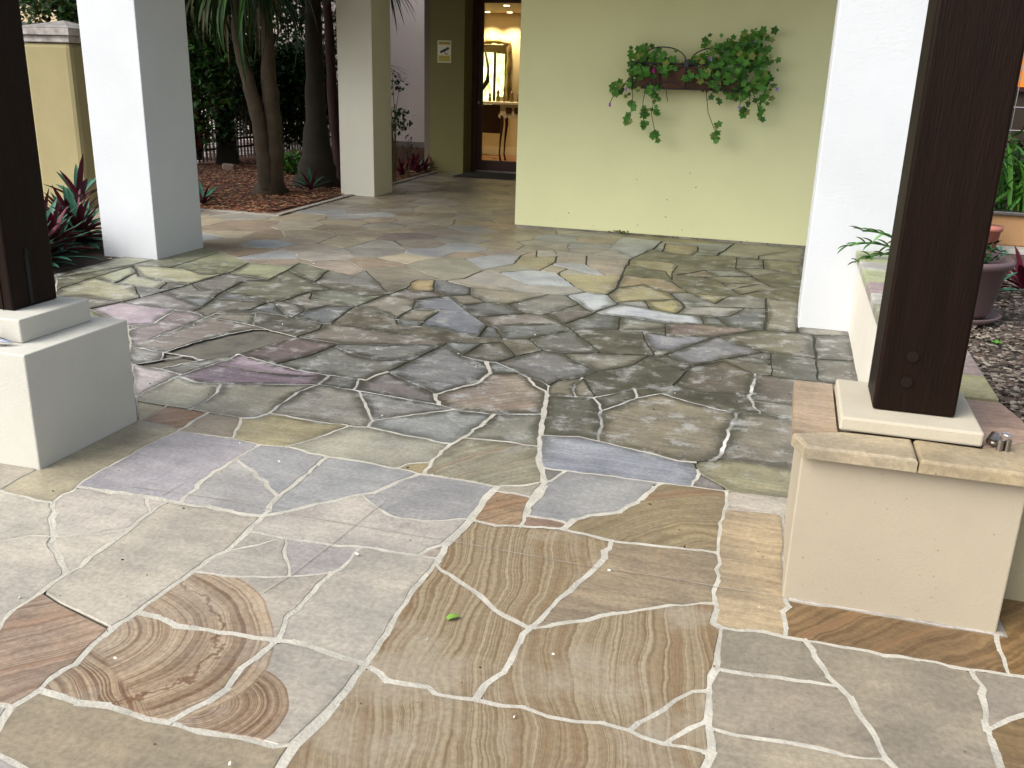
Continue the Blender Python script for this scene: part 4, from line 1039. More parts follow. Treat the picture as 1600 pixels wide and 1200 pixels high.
boxo('rendered_wall', -3.735, -2.75, 14.96, 15.2, -.02, 2.79, olive); tag(bpy.data.objects['rendered_wall.001'], 'short olive wall to the right of the glass entrance door', 'wall')
mat_ = MB(); mat_.add([(-5.06, 13.95, .012), (-3.9, 13.95, .012), (-3.9, 14.85, .012), (-5.06, 14.85, .012), (-5.06, 13.95, .004), (-3.9, 13.95, .004), (-3.9, 14.85, .004), (-5.06, 14.85, .004)], [(0,1,2,3),(4,5,1,0),(5,6,2,1),(7,4,0,3),(6,7,3,2)])
tag(mat_.build('door_mat', material('charcoal_door_mat', (.028, .026, .024, 1), .95, .8, 300, .3, 60)), 'dark grey door mat lying in front of the glass entrance door', 'door mat')

rm = empty('lobby_room', 'warm lit lobby seen through the glass entrance door', 'room', (-4.6, 15.1, 0))
cream_in = material('lobby_cream_paint', (.60, .49, .29, 1), .7, mottle=.05)
floor_in = material('lobby_wood_floor', (.24, .10, .035, 1), .3, .2, 30, .4, 5, stretch=(1, 8, 1))
def rbox(n, x0, x1, y0, y1, z0, z1, m): q = MB(); q.box(x0+4.6, x1+4.6, y0-15.1, y1-15.1, z0, z1); return q.build(n, m, rm)
def slab(n, z0, z1, m):
    P4 = [(-5.87, 15.21), (-2.0, 15.21), (-2.0, 18.62), (-7.15, 18.62)]; q = MB()
    q.add([(x+4.6, y-15.1, z) for z in (z0, z1) for x, y in P4], [(3,2,1,0),(4,5,6,7),(0,1,5,4),(1,2,6,5),(2,3,7,6),(3,0,4,7)]); return q.build(n, m, rm)
slab('lobby_floor', -.03, 0, floor_in); rbox('back_wall', -7.1, -2.0, 18.6, 18.7, -.03, 2.78, cream_in)
q = MB(); q.add([(x+4.6, y-15.1, z) for z in (0, 2.7) for x, y in ((-5.95, 15.2), (-5.85, 15.2), (-7.1, 18.6), (-7.2, 18.6))], [(3,2,1,0),(4,5,6,7),(0,1,5,4),(1,2,6,5),(2,3,7,6),(3,0,4,7)]); q.build('side_wall', cream_in, rm); rbox('side_wall', -2.0, -1.9, 15.22, 18.7, -.03, 2.78, cream_in); slab('lobby_ceiling', 2.70, 2.78, cream_in)
rbox('skirting_board', -6.4, -2.1, 18.56, 18.6, 0, .16, material('skirting_white', (.7, .62, .45, 1), .5))
def lamp_obj(loc, label):
    t = empty('ceiling_downlight', label, 'ceiling light', loc, 'lobby downlights')
    q = MB(); q.lathe([(.0, -.012), (.055, -.012), (.075, -.004), (.078, 0)], seg=24); q.build('trim', chrome, t)
    em = bpy.data.materials.get('downlight_glow') or bpy.data.materials.new('downlight_glow'); em.use_nodes = True
    e = em.node_tree.nodes['Principled BSDF']; e.inputs['Emission Color'].default_value = (1, .78, .45, 1); e.inputs['Emission Strength'].default_value = 12
    q = MB(); q.lathe([(0, -.014), (.05, -.014)], seg=24); q.build('lens', em, t)
    ld = bpy.data.lights.new('downlight', 'SPOT'); ld.energy = LAMP_W; ld.color = (1, .80, .50); ld.spot_size = math.radians(110); ld.spot_blend = .6; ld.shadow_soft_size = .05
    lo = bpy.data.objects.new('bulb', ld); COL.objects.link(lo); lo.parent = t; lo.location = (0, 0, -.03)
LAMP_W = 75
lamp_obj((-5.05, 16.6, 2.70), 'round recessed downlight glowing in the lobby ceiling near the door')
lamp_obj((-5.95, 18.3, 2.70), 'round recessed downlight by the lobby back wall, left one')
lamp_obj((-5.50, 18.3, 2.70), 'round recessed downlight by the lobby back wall, right one')
# framed mirror with glowing panes in front for the garden's reflection
gold = material('antique_gold', (.30, .20, .075, 1), .4, .5, 60, .4, 30, metallic=.5)
mr = empty('wall_mirror', 'ornate tall framed mirror hanging behind the glass door', 'mirror', (-5.853, 18.500, 1.508))
q = MB()
for s_ in (-1, 1):
    q.tube([(s_*.30, 0, z) for z in np.linspace(-.62, .62, 14)], [.045+.012*math.sin(i*1.7) for i in range(14)], 8)
for s_ in (-1, 1):
    q.tube([(x, 0, s_*.62+.05*s_*math.cos(x*5)) for x in np.linspace(-.33, .33, 12)], [.05+.015*math.sin(i*2.1) for i in range(12)], 8)
q.build('frame', gold, mr)
q = MB(); q.box(-.28, .28, -.006, .01, -.6, .6); q.build('mirror_glass', material('silvered_glass', (.9, .92, .85, 1), .03, metallic=1), mr)
# glowing panes set before the mirror imitate its reflection of daylight
bw = empty('mirror_glow_panes', 'glowing panes with curtains imitating the daylit reflection in the lobby mirror', 'window', (-5.887, 18.400, 1.482))
em = bpy.data.materials.new('painted_mirror_daylight'); em.use_nodes = True; e = em.node_tree.nodes['Principled BSDF']
e.inputs['Base Color'].default_value = (0, 0, 0, 1); e.inputs['Emission Strength'].default_value = 1.6
tn = em.node_tree.nodes.new('ShaderNodeTexNoise'); tn.inputs['Scale'].default_value = 4; cr_ = em.node_tree.nodes.new('ShaderNodeValToRGB')
cr_.color_ramp.elements[0].color = (.25, .38, .06, 1); cr_.color_ramp.elements[1].color = (.85, .9, .45, 1); cr_.color_ramp.elements[0].position = .35; cr_.color_ramp.elements[1].position = .6
em.node_tree.links.new(tn.outputs['Fac'], cr_.inputs[0]); em.node_tree.links.new(cr_.outputs[0], e.inputs['Emission Color'])
q = MB(); q.box(-.20, .06, 0, .01, -.50, .48); q.build('pane', em, bw); q = MB(); q.box(.11, .22, 0, .01, -.35, .46); q.build('pane', em, bw)
cur = material('brown_curtain', (.05, .028, .012, 1), .9)
q = MB(); q.tube([(-.12, -.02, .5), (-.05, -.02, .2), (-.06, -.02, -.05), (-.2, -.02, -.25)], [.02, .03, .045, .04], 6); q.tube([(.085, -.02, .5), (.08, -.02, -.5)], .03, 6); q.build('curtain', cur, bw)
# console table and what stands on it
ivory_paint = material('antique_ivory_paint', (.66, .58, .42, 1), .45, mottle=.15, mottle_scale=20)
TT = (-5.207, 17.200, 1.074)
ct = empty('console_table', 'antique ivory console table with scalloped drawer front in the lobby', 'table', (TT[0], TT[1], 0)); zt_ = TT[2]
q = MB(); q.box(-.62, .62, -.2, .2, zt_-.05, zt_); q.build('table_top', ivory_paint, ct, .008)
q = MB(); q.box(-.5+.45, .52, -.17, .17, zt_-.24, zt_-.05); q.build('drawer_box', ivory_paint, ct, .004)
for x in (-.02+.14, .14+.14, .30+.14):
    q = MB(); q.box(x-.055, x+.055, -.18, -.17, zt_-.20, zt_-.10); q.build('drawer_front', dark_wood, ct)
for i in range(7):
    x = -.04+i*.09; q = MB(); q.tube([(x, -.172, zt_-.25), (x+.001, -.155, zt_-.25)], .042, 12); q.build('scallop', ivory_paint, ct)
for x in (-.02, .50):
    for y in (-.15, .15):
        q = MB(); q.tube([(x, y, zt_-.24), (x+.01, y, zt_-.4), (x-.02, y, .35), (x-.03, y, .12), (x, y, 0)], [.032, .03, .018, .014, .022], 8); q.build('leg', dark_wood, ct)
q = MB(); q.tube([(-.55, -.1, zt_-.05), (-.55, -.1, 0)], .02, 8); q.build('leg', chrome, ct)
q = MB(); q.box(-.62, -.08, .0, .1, .5, zt_-.06); q.build('modesty_panel', dark_wood, ct)
for i, (dx, hh, rr) in enumerate(((-.30, .16, .035), (-.14, .22, .04), (-.02, .30, .03), (.12, .2, .05), (.25, .16, .03))):
    q = MB(); q.lathe([(rr*.7, 0), (rr, hh*.25), (rr*.5, hh*.55), (rr*.8, hh*.7), (rr*.35, hh*.9), (0, hh)], (0, 0, 0), 12)
    o = q.build('ornament', gold); o.location = (TT[0]+dx, TT[1]-.02, zt_)
    tag(o, ['squat gold ornament at the left end of the lobby console table', 'gold figurine next to the left end of the lobby console table', 'tallest gold figurine on the lobby console table', 'round bellied gold ornament on the lobby console table', 'small gold figurine toward the right of the lobby console table'][i], 'ornament', 'ornaments on the lobby console table')
o = boxo('card_holder', TT[0]-.60, TT[0]-.42, TT[1]-.16, TT[1]-.12, zt_+.001, zt_+.12, material('black_plastic', (.01, .01, .01, 1), .4)); tag(o, 'small black card holder on the console table inside the door', 'card holder')

# security camera notice
sg = empty('security_sign', 'small framed camera surveillance notice on the olive entrance wall', 'sign', (-5.43, 14.545, 1.86))
def sbox(n, x0, x1, z0, z1, y, m): q = MB(); q.box(x0, x1, y-.003, y, z0, z1); return q.build(n, m, sg)
sw = material('sign_off_white', (.62, .60, .45, 1), .4); sy_ = material('sign_yellow', (.52, .42, .05, 1), .4); sk = material('sign_black', (.012, .012, .012, 1), .5)
sbox('backing', -.115, .115, -.165, .165, 0, sw); sbox('header_band', -.10, .10, .10, .15, -.0035, sy_); sbox('footer_band', -.10, .10, -.15, -.055, -.0035, sy_)
q = MB(); 
def poly(pts, y=-.0075): q.add([(x, y, z) for x, z in pts], [tuple(range(len(pts)))])
poly([(-.075, .005), (.035, .055), (.05, .022), (-.06, -.028)]); poly([(.035, .06), (.07, .072), (.085, .04), (.05, .022)]); poly([(0, .0), (.012, .005), (.03, -.03), (.06, -.03), (.06, -.042), (.02, -.042)])
q.build('camera_symbol', sk, sg)
q = MB()
for r_, z in enumerate((.135, .118)):
    x = -.085
    while x < .08: wd = rng.uniform(.008, .02); q.box(x, x+wd, -.008, -.0072, z-.005, z+.004); x += wd+.005
for z in (-.075, -.092, -.11, -.128):
    x = -.085
    while x < .08: wd = rng.uniform(.006, .016); q.box(x, x+wd, -.008, -.0072, z-.003, z+.003); x += wd+.004
tag(q.build('small_print', sk, sg), kind='stuff')

# ------------------------------------------------------------------ pedestals with timber posts
def corner_box(x0, x1, y0, y1, z0, z1): q = MB(); q.box(x0, x1, y0, y1, z0, z1); return q
def moved(q, loc): q.v = [(x-loc[0], y-loc[1], z-loc[2]) for x, y, z in q.v]; return q
lp = empty('pedestal', 'cream rendered square pedestal under the left brown post', 'pedestal', (-2.965, 2.96, 0), 'pedestals of the timber posts')
moved(corner_box(-3.27, -2.66, 2.67, 3.25, -.02, .463), (-2.965, 2.96, 0)).build('base_block', cream, lp, .006)
moved(corner_box(-3.17, -2.783, 2.793, 3.18, .463, .557), (-2.965, 2.96, 0)).build('top_block', cream, lp, .006)
rp = empty('pedestal', 'cream rendered pedestal with sandstone cap under the right brown post', 'pedestal', (.43, 2.95, 0), 'pedestals of the timber posts')
moved(corner_box(.13, .735, 2.66, 3.25, -.02, .481), (.43, 2.95, 0)).build('base_block', tanr, rp, .005)
moved(corner_box(.232, .628, 2.786, 3.185, .521, .565), (.43, 2.95, 0)).build('top_block', tan2, rp, .007)
def capslab(pts, z0, z1, rgb, st, parent, off, name='cap_slab'):
    n = len(pts); vs = []; 
    cx = sum(p[0] for p in pts)/n; cy = sum(p[1] for p in pts)/n
    for d, z in ((0, z0), (0, z1-.009), (.004, z1-.003), (.011, z1)):
        for x, y in pts:
            L = math.hypot(cx-x, cy-y); vs.append((x+(cx-x)*d/L-off[0], y+(cy-y)*d/L-off[1], z-off[2]))
    fs = [tuple(range(n-1, -1, -1))]
    for r in range(3):
        for i in range(n): j = (i+1) % n; fs.append((r*n+i, r*n+j, (r+1)*n+j, (r+1)*n+i))
    fs.append(tuple(range(3*n, 4*n)))
    c = lin(*rgb, .62)[:3]
    return finish_stone(name, vs, fs, [(*c, .0)]*len(vs), [SM[st]], None, parent)
z0, z1 = .482, .521; off = (.43, 2.95, 0); g_ = .0025
capslab([(.098, 2.72), (.232-g_, 2.785), (.232-g_, 3.268), (.10, 3.268)], z0, z1, (186, 164, 136), 1, rp, off)
capslab([(.098, 2.7155), (.135, 2.62), (.44-g_, 2.62), (.44-g_, 2.785), (.236, 2.781)], z0, z1, (196, 180, 150), 0, rp, off)
capslab([(.44+g_, 2.62), (.80, 2.62), (.80, 2.90), (.628, 2.785), (.44+g_, 2.785)], z0, z1, (190, 172, 138), 0, rp, off)
capslab([(.234, 3.187), (.628, 3.187), (.628, 3.268), (.234, 3.268)], z0, z1, (190, 176, 150), 0, rp, off)
capslab([(.631, 2.79), (.80, 2.905), (.80, 3.10), (.762, 3.268), (.631, 3.268)], z0, z1, (186, 160, 140), 1, rp, off)
patches('scuffs', [(rng.uniform(.16, .72), .03+.42*rng.random()**1.5, rng.uniform(.001, .003)) for _ in range(26)], scuff2, rp, 2.6588, (.43, 2.95, 0))
patches('scuffs', [(rng.uniform(-3.25, -2.68), .03+.42*rng.random()**1.5, rng.uniform(.001, .003)) for _ in range(18)], scuff2, lp, 2.6688, (-2.965, 2.96, 0))
moss = material('green_moss', (.10, .12, .03, 1), .95)
patches('moss', [(-1.62+rng.gauss(0, .07), .012+.02*rng.random(), rng.uniform(.006, .016)) for _ in range(16)]+[(rng.uniform(-1.4, .1), .012, rng.uniform(.004, .010)) for _ in range(14)], moss, wallA, 9.4980, (-.9, 9.5, 0))
patches('scuffs', [(rng.uniform(-2.6, .9), .03+.8*rng.random()**2.5, rng.uniform(.003, .009)) for _ in range(22)], scuff, wallA, 9.4985, (-.9, 9.5, 0))
# post builder
def post(x0, x1, y0, y1, z0, z1, label):
    t = empty('timber_post', label, 'post', ((x0+x1)/2, (y0+y1)/2, z0), 'brown timber posts')
    hx, hy = (x1-x0)/2, (y1-y0)/2; q = MB(); q.box(-hx, hx, -hy, hy, 0, z1-z0); q.build('shaft', timber, t, .009)
    return t, hx, hy
pr_, hx, hy = post(.327, .562, 2.89, 3.11, .566, 2.9, 'dark brown square timber post on the right with two round bolt heads')
for bx, bz in (((.416-.4445), .745-.566), (.411-.4445, .665-.566)):
    q = MB(); q.tube([(bx, -hy+.003, bz), (bx, -hy-.006, bz)], .017, 20, sm=False); q.build('bolt_cap', steel, pr_, .002)
pl_, hx, hy = post(-3.145, -2.905, 2.895, 3.137, .558, 2.9, 'dark brown square timber post on the left with a slotted bracket')
q = MB(); q.box(hx-.002, hx+.0035, -.03, -.012, .012, .21); q.tube([(hx+.002, -.021, .21), (hx+.003, -.021, .235)], [.009, .003], 8); q.build('slot', material('slot_black', (.003, .003, .003, 1), .8), pl_)
q = MB(); q.tube([(hx*.6, -hy*1.02, .0), (hx*.6, -hy*1.02, 1.2)], .002, 6); q.build('bead', timber, pl_)
# beams carried by the posts above the picture
for i, (x0, x1, lab) in enumerate(((-3.13, -2.92, 'long dark timber beam carried by the left post'), (.34, .55, 'long dark timber beam carried by the right post'))):
    o = boxo('timber_beam', x0, x1, -.8, 6.1, 2.902, 3.12, timber); tag(o, lab, 'beam', 'timber beams over the court')

# steel fitting on the left pedestal, shackle like
def hook_at(loc):
    t = empty('chrome_hook', 'shiny chrome hook fitting lying on the left pedestal', 'hook', loc)
    q = MB(); pts = [(.055, .012, .012), (.035, 0, .018), (.0, -.005, .022), (-.035, 0, .026), (-.06, .004, .034), (-.085, .01, .03)]
    q.tube(pts, [.006, .013, .016, .017, .015, .012], 12); q.build('body', chrome, t)
    q = MB(); q.tube([(-.052, .004, .04), (-.056, .004, .056), (-.045, .004, .068), (-.038, .004, .076), (-.045, .004, .083)], [.006, .005, .005, .006, .004], 8); q.build('lever', chrome, t)
    q = MB(); q.tube([(-.03, .0, .0), (-.03, 0, .02)], .016, 12); q.build('foot', oldchrome, t); q = MB(); q.tube([(.02, .0, .0), (.02, 0, .014)], .012, 12); q.build('foot', oldchrome, t)
hook_at((-2.845, 2.742, .464))
# steel clamp on the right cap
cl = empty('steel_clamp', 'weathered steel tap clamp lying on the sandstone cap by the right post', 'clamp', (.672, 2.80, .5215))
q = MB(); q.tube([(-.02, .0, .014), (-.006, .02, .03)], .017, 16); q.build('barrel', oldchrome, cl, .002)
q = MB(); q.tube([(.0, -.018, .0), (.0, -.018, .032)], .010, 14); q.build('barrel', oldchrome, cl, .002)
q = MB(); q.tube([(.020, -.016, .0), (.020, -.016, .034)], .009, 14); q.build('barrel', oldchrome, cl, .002)
q = MB(); q.tube([(.022+.014*math.cos(a), .012+.014*math.sin(a), .040) for a in np.linspace(1.2, 5.4, 12)], .003, 6); q.build('ring', chrome, cl)
q = MB(); q.tube([(-.02, .0, .012), (.022, -.004, .02)], .007, 8); q.build('pin', oldchrome, cl)

# ------------------------------------------------------------------ low wall with stone cap, and the wall to the right
lw = empty('low_wall', 'long low cream wall with crazy stone capping running back to the white pillar', 'low wall', (.6, 4.7, 0))
b = MB(); b.box(.485-.6, .74-.6, 3.27-4.7, 6.205-4.7, -.02, .478); b.build('wall_body', material('pale_cream_render', (.66, .62, .53, 1), .85, .5, 200, .08, 2, coord='World'), lw, .004)
y = 3.273; i = 0
cc = [(196, 190, 140), (190, 172, 165), (186, 188, 150), (176, 178, 150), (200, 200, 190), (170, 150, 150), (182, 190, 140), (196, 192, 185), (178, 186, 130), (160, 150, 140), (190, 196, 190)]
while y < 6.19:
    d = min(rng.uniform(.22, .38), 6.20-y)
    if 6.20-y-d < .12: d = 6.20-y
    capslab([(.46, y+.002), (.762, y+.002+rng.uniform(-.0, .03)), (.762, y+d-.002), (.46, y+d-.002)], .48, .53, cc[i % len(cc)], i % 2, lw, (.6, 4.7, 0), 'cap_stone'); y += d; i += 1
rw = empty('low_wall', 'low khaki wall with stone cap running off to the right of the pedestal', 'low wall', (1.9, 3, 0))
b = MB(); b.box(.737-1.9, 4-1.9, 2.88-3, 3.06-3, -.02, .468); b.build('wall_body', material('khaki_render', (.36, .31, .19, 1), .85, .5, 200, .1, 2, coord='World'), rw, .004)
x = .802
while x < 3.9:
    d = rng.uniform(.4, .6); capslab([(x+.002, 2.84), (x+d-.002, 2.84), (x+d-.002, 3.09), (x+.002, 3.09)], .47, .52, (200, 180, 145), 0, rw, (1.9, 3, 0), 'cap_stone'); x += d
# ------------------------------------------------------------------ planting beds
def bed(name, poly_, z, m, bump=.03, label=None):
    """uneven soil sheet cut to a polygon"""
    xs = [p[0] for p in poly_]; ys = [p[1] for p in poly_]; q = MB(); s = .25
    nx = int((max(xs)-min(xs))/s)+1; ny = int((max(ys)-min(ys))/s)+1; R = random.Random(3)
    hz = {}
    def H(i, j):
        if (i, j) not in hz: hz[(i, j)] = z+R.uniform(-bump, bump)
        return hz[(i, j)]
    x0, y0 = min(xs), min(ys)
    for i in range(nx):
        for j in range(ny):
            cx, cy = x0+(i+.5)*s, y0+(j+.5)*s
            if inside(cx, cy, poly_):
                q.add([(x0+i*s, y0+j*s, H(i, j)), (x0+(i+1)*s, y0+j*s, H(i+1, j)), (x0+(i+1)*s, y0+(j+1)*s, H(i+1, j+1)), (x0+i*s, y0+(j+1)*s, H(i, j+1))], [(0, 1, 2, 3)], 0, True)
    q.add([(px, py, z-bump-.004) for px, py in poly_], [tuple(range(len(poly_)))])
    return tag(q.build(name, m), kind='structure')
def chips(name, n, sampler, mats, smin, smax, z, flat=.3):
    q = MB(); R = random.Random(n)
    for _ in range(n):
        x, y = sampler(R); s = R.uniform(smin, smax); a = R.uniform(0, 6.3); t = R.uniform(-.5, .5); L = s*R.uniform(1.2, 3)
        dx, dy = math.cos(a)*L, math.sin(a)*L; ex, ey = -math.sin(a)*s*.5, math.cos(a)*s*.5; zz = z+R.uniform(.0, .02); zr = math.sin(t)*L*flat
        v = [(x-ex, y-ey, zz), (x+dx-ex, y+dy-ey, zz+zr), (x+dx+ex, y+dy+ey, zz+zr+.003), (x+ex, y+ey, zz+.004), (x+dx*.5, y+dy*.5, zz+zr*.5+s*.35)]
        q.add(v, [(0, 1, 4), (1, 2, 4), (2, 3, 4), (3, 0, 4)], R.randrange(len(mats)))
    return tag(q.build(name, mats), kind='stuff')
red_soil = material('red_brown_mulch', (.13, .045, .018, 1), .95, .9, 25, .6, 5, coord='World', colour2=(.05, .018, .01, 1))
mulch_grey = material('weathered_grey_mulch', (.11, .085, .065, 1), .95, .9, 25, .6, 9, coord='World')
RB = [(-5.52, 9.0), (-5.52, 20.5), (-14, 20.5), (-14, 7.5), (-8.3, 7.5), (-8.3, 9.05), (-5.3, 9.0)]
bed('mulch_bed', [(-5.34, 9.03), (-5.6, 11), (-5.6, 19.2), (-14, 19.2), (-14, 9.1)], .0, red_soil, .006)
bed('soil_bed', [(-5.2, 4.5), (-5.2, 6.4), (-5.25, 7.25), (-14, 7.25), (-14, 4.5)], -.01, earth, .006)
bed('soil_bed', [(.77, 3.09), (4.2, 3.09), (4.2, 10), (.77, 10)], .48, mulch_grey, .012)
rc = [material('bark_rust', (.20, .06, .022, 1), .95), material('bark_dark', (.06, .022, .012, 1), .95), material('bark_tan', (.30, .17, .09, 1), .95)]
def s_red(R):
    while True:
        y = 9.05+R.random()**1.5*6.5; x = -5.5-R.random()*3.6
        if x < -5.45-(y-9)*.03: return x, y
chips('mulch_chips', 9000, s_red, rc, .012, .03, .0)
gc = [material('chip_grey', (.19, .155, .12, 1), .95), material('chip_pale', (.27, .23, .18, 1), .9), material('chip_brown', (.10, .065, .045, 1), .95), material('chip_dark', (.075, .055, .04, 1), .95)]
chips('mulch_chips', 9000, lambda R: (.78+R.random()**1.3*1.2, 3.1+R.random()**1.2*3.2), gc, .006, .016, .485)
edge_m = material('kerb_sandstone', (.36, .33, .28, 1), .85, .5, 90, .25, 3, coord='World')
kerb = MB()
kerb.add([(-5.26, 8.99, -.02), (-5.26, 9.07, -.02), (-8.2, 9.13, -.02), (-8.2, 9.05, -.02), (-5.26, 8.99, .012), (-5.26, 9.07, .012), (-8.2, 9.13, .012), (-8.2, 9.05, .012)], [(4,5,6,7),(0,4,7,3),(1,2,6,5),(0,1,5,4)])
kerb.add([(-5.262, 8.99, -.02), (-5.262, 9.07, -.02), (-5.5, 14.5, -.02), (-5.58, 14.5, -.02), (-5.262, 9.0, .013), (-5.345, 9.0, .013), (-5.58, 14.5, .013), (-5.5, 14.5, .013)], [(4,5,6,7)])
tag(kerb.build('kerb', edge_m), 'thin pale stone kerb between the paving and the red mulch bed', 'kerb')

# ------------------------------------------------------------------ plants
def leafmat(name, c, rough=.5, var=.4, spec=.22):
    m = material(name, c, rough, mottle=var, mottle_scale=14, spec=spec)
    b = m.node_tree.nodes['Principled BSDF']; b.inputs['Subsurface Weight'].default_value = 0
    return m
teal = leafmat('teal_green_leaf', (.045, .15, .095, 1)); maroon = leafmat('maroon_leaf', (.10, .008, .022, 1)); violet = leafmat('violet_leaf', (.14, .03, .07, 1))
dkgreen = leafmat('dark_green_leaf', (.018, .052, .011, 1)); midgreen = leafmat('mid_green_leaf', (.04, .12, .02, 1)); brgreen = leafmat('bright_green_leaf', (.09, .26, .03, 1))
ivyg = leafmat('geranium_leaf', (.12, .34, .06, 1)); ivyd = leafmat('geranium_dark_leaf', (.06, .18, .035, 1)); olivel = leafmat('olive_leaf', (.055, .065, .012, 1)); straw = leafmat('dry_straw_leaf', (.14, .11, .045, 1))  # the second geranium tone is darker, mixed through the clumps at random
stemm = leafmat('brown_stem', (.10, .07, .035, 1)); bark = material('grey_brown_bark', (.055, .038, .020, 1), .95, 1, 22, .5, 5); barkd = material('dark_mossy_bark', (.018, .013, .006, 1), .95, 1, 18, .5, 4); barkr = material('red_brown_bark', (.035, .012, .007, 1), .95, 1, 22, .5, 5)

def rosette(loc, n, length, width, label, cat='plant', group=None, green_bias=.6, tilt=(.2, 1.1), mats=(0, 1), name='rhoeo_plant'):
    t = empty(name, label, cat, loc, group); R = rng
    for i in range(n):
        a = i*2.4+R.uniform(-.3, .3); el = tilt[1]-(tilt[1]-tilt[0])*(i/n)**.8+R.uniform(-.12, .12); el = max(.08, el) if tilt[0] > 0 else el
        d = (math.cos(a)*math.cos(el), math.sin(a)*math.cos(el), math.sin(el)); L = length*R.uniform(.75, 1.1)
        q = MB(); q.blade((d[0]*.015, d[1]*.015, .01+.003*(n-i)), d, L, width*R.uniform(.85, 1.1), R.uniform(.15, .5), 5, 0, .22, back=1)
        top = teal if R.random() < green_bias else maroon
        q.build('leaf', [top, maroon if R.random() < .8 else violet], t)
    return t
gl = 'purple and green rosette plants beside the left pillar'
spots = [((-5.50, 5.95), .34, 'front rosette with spreading maroon and teal leaves at the foot of the left pillar'), ((-5.62, 5.62), .30, 'low teal leaved rosette half hidden behind the left post'),
         ((-5.85, 6.25), .36, 'middle rosette of the purple and green group by the left pillar'), ((-6.15, 6.0), .32, 'maroon rosette next to the left timber post, rear of the group'),
         ((-6.0, 6.75), .36, 'tall maroon rosette touching the back of the white pillar'), ((-6.45, 6.55), .34, 'rear maroon rosette in front of the stucco column'), ((-5.75, 6.55), .33, 'green topped rosette tucked close behind the white pillar face')]
spots += [((-5.42, 5.72), .28, 'nearest low rosette of the purple and green group, beside the paving'), ((-5.95, 5.55), .3, 'teal rosette directly behind the left timber post'), ((-5.70, 6.02), .34, 'dense maroon and teal rosette in the middle of the left planting'), ((-6.25, 6.35), .34, 'tall rosette between the stucco column and the left planting')]
for (p, L, lab), gb_ in zip(spots, (.45, .8, .7, .3, .15, .2, .5, .6, .8, .4, .3)):
    rosette((*p, .02), 44, L*1.05, .066, lab, 'plant', gl, min(1, gb_+.3), (.05, 1.25))
rosette((-6.15, 7.05, .3), 11, .42, .075, 'dark green broad leaved plant rising above the purple rosettes', 'plant', None, 1.0, (.25, 1.35), name='broad_leaf_plant')
rosette((*(-6.400, 9.292), .01), 12, .26, .05, 'small blue green rosette in the red mulch right of the white pillar', 'plant', None, 1.0, (.3, 1.2), name='bromeliad')
rosette((*(-6.371, 8.829), .01), 12, .25, .05, 'teal rosette peeping out behind the white pillar corner', 'plant', None, 1.0, (.2, 1.0), name='bromeliad')
rosette((*(-5.992, 11.088), .01), 13, .30, .05, 'small green rosette at the foot of the thick dark trunk', 'plant', None, .9, (.2, 1.1), name='bromeliad')
gp = 'small purple rosettes at the end of the walkway'
for i, p in enumerate(((-5.943, 14.332), (-5.682, 14.019), (-5.731, 14.474), (-6.123, 14.993), (-5.737, 13.525))):
    rosette((*p, .01), 16, .24, .05, ['purple rosette in front of the pink wall, second from the walkway', 'purple rosette closest to the walkway edge by the entrance wall', 'purple rosette against the corner of the entrance wall', 'rearmost small purple rosette near the pink wall', 'small purple rosette just right of the cream pillar'][i], 'plant', gp, .08, (.2, 1.3))

def leaves(q, c, r, n, size, mis=(0,), R=rng, hang=0, shell=.0):
    """leaf sized faces spread through an ellipsoid"""
    for _ in range(n):
        while True:
            v = Vector((R.uniform(-1, 1), R.uniform(-1, 1), R.uniform(-1, 1)))
            if shell <= v.length <= 1: break
        p = Vector((c[0]+v.x*r[0], c[1]+v.y*r[1], c[2]+v.z*r[2])); s = size*R.uniform(.6, 1.3)
        d = Vector((R.uniform(-1, 1), R.uniform(-1, 1), R.uniform(-.8, .8)-hang)).normalized(); sd_ = d.cross(Vector((R.uniform(-.4, .4), R.uniform(-.4, .4), 1))).normalized()
        nn = d.cross(sd_)
        a = p+d*s; q.add([p, p+d*s*.5+sd_*s*.28+nn*s*.06, a, p+d*s*.5-sd_*s*.28+nn*s*.06], [(0, 1, 2), (0, 2, 3)], R.choice(mis))
def bush(name, loc, rad, n, size, mats, label, group=None, mis=None, stems=5, hang=0):
    t = empty(name, label, 'bush' if 'tree' not in name else 'tree', loc, group); q = MB(); R = rng
    k = 7
    for i in range(k):
        c = (R.uniform(-.55, .55)*rad[0], R.uniform(-.55, .55)*rad[1], rad[2]*R.uniform(.35, 1.5)); f = R.uniform(.45, .7)
        leaves(q, c, (rad[0]*f, rad[1]*f, rad[2]*f), n//k, size, mis or tuple(range(len(mats))), hang=hang)
    tag(q.build('foliage', mats, t), kind='stuff')
    q = MB()
    for i in range(stems):
        a = R.uniform(0, 6.28); tip = (math.cos(a)*rad[0]*.6, math.sin(a)*rad[1]*.6, rad[2]*1.6)
        q.tube([(math.cos(a)*.05, math.sin(a)*.05, 0), (tip[0]*.4+R.uniform(-.05, .05), tip[1]*.4, tip[2]*.5), tip], [.018, .012, .004], 5)
    q.build('stems', stemm, t); return t

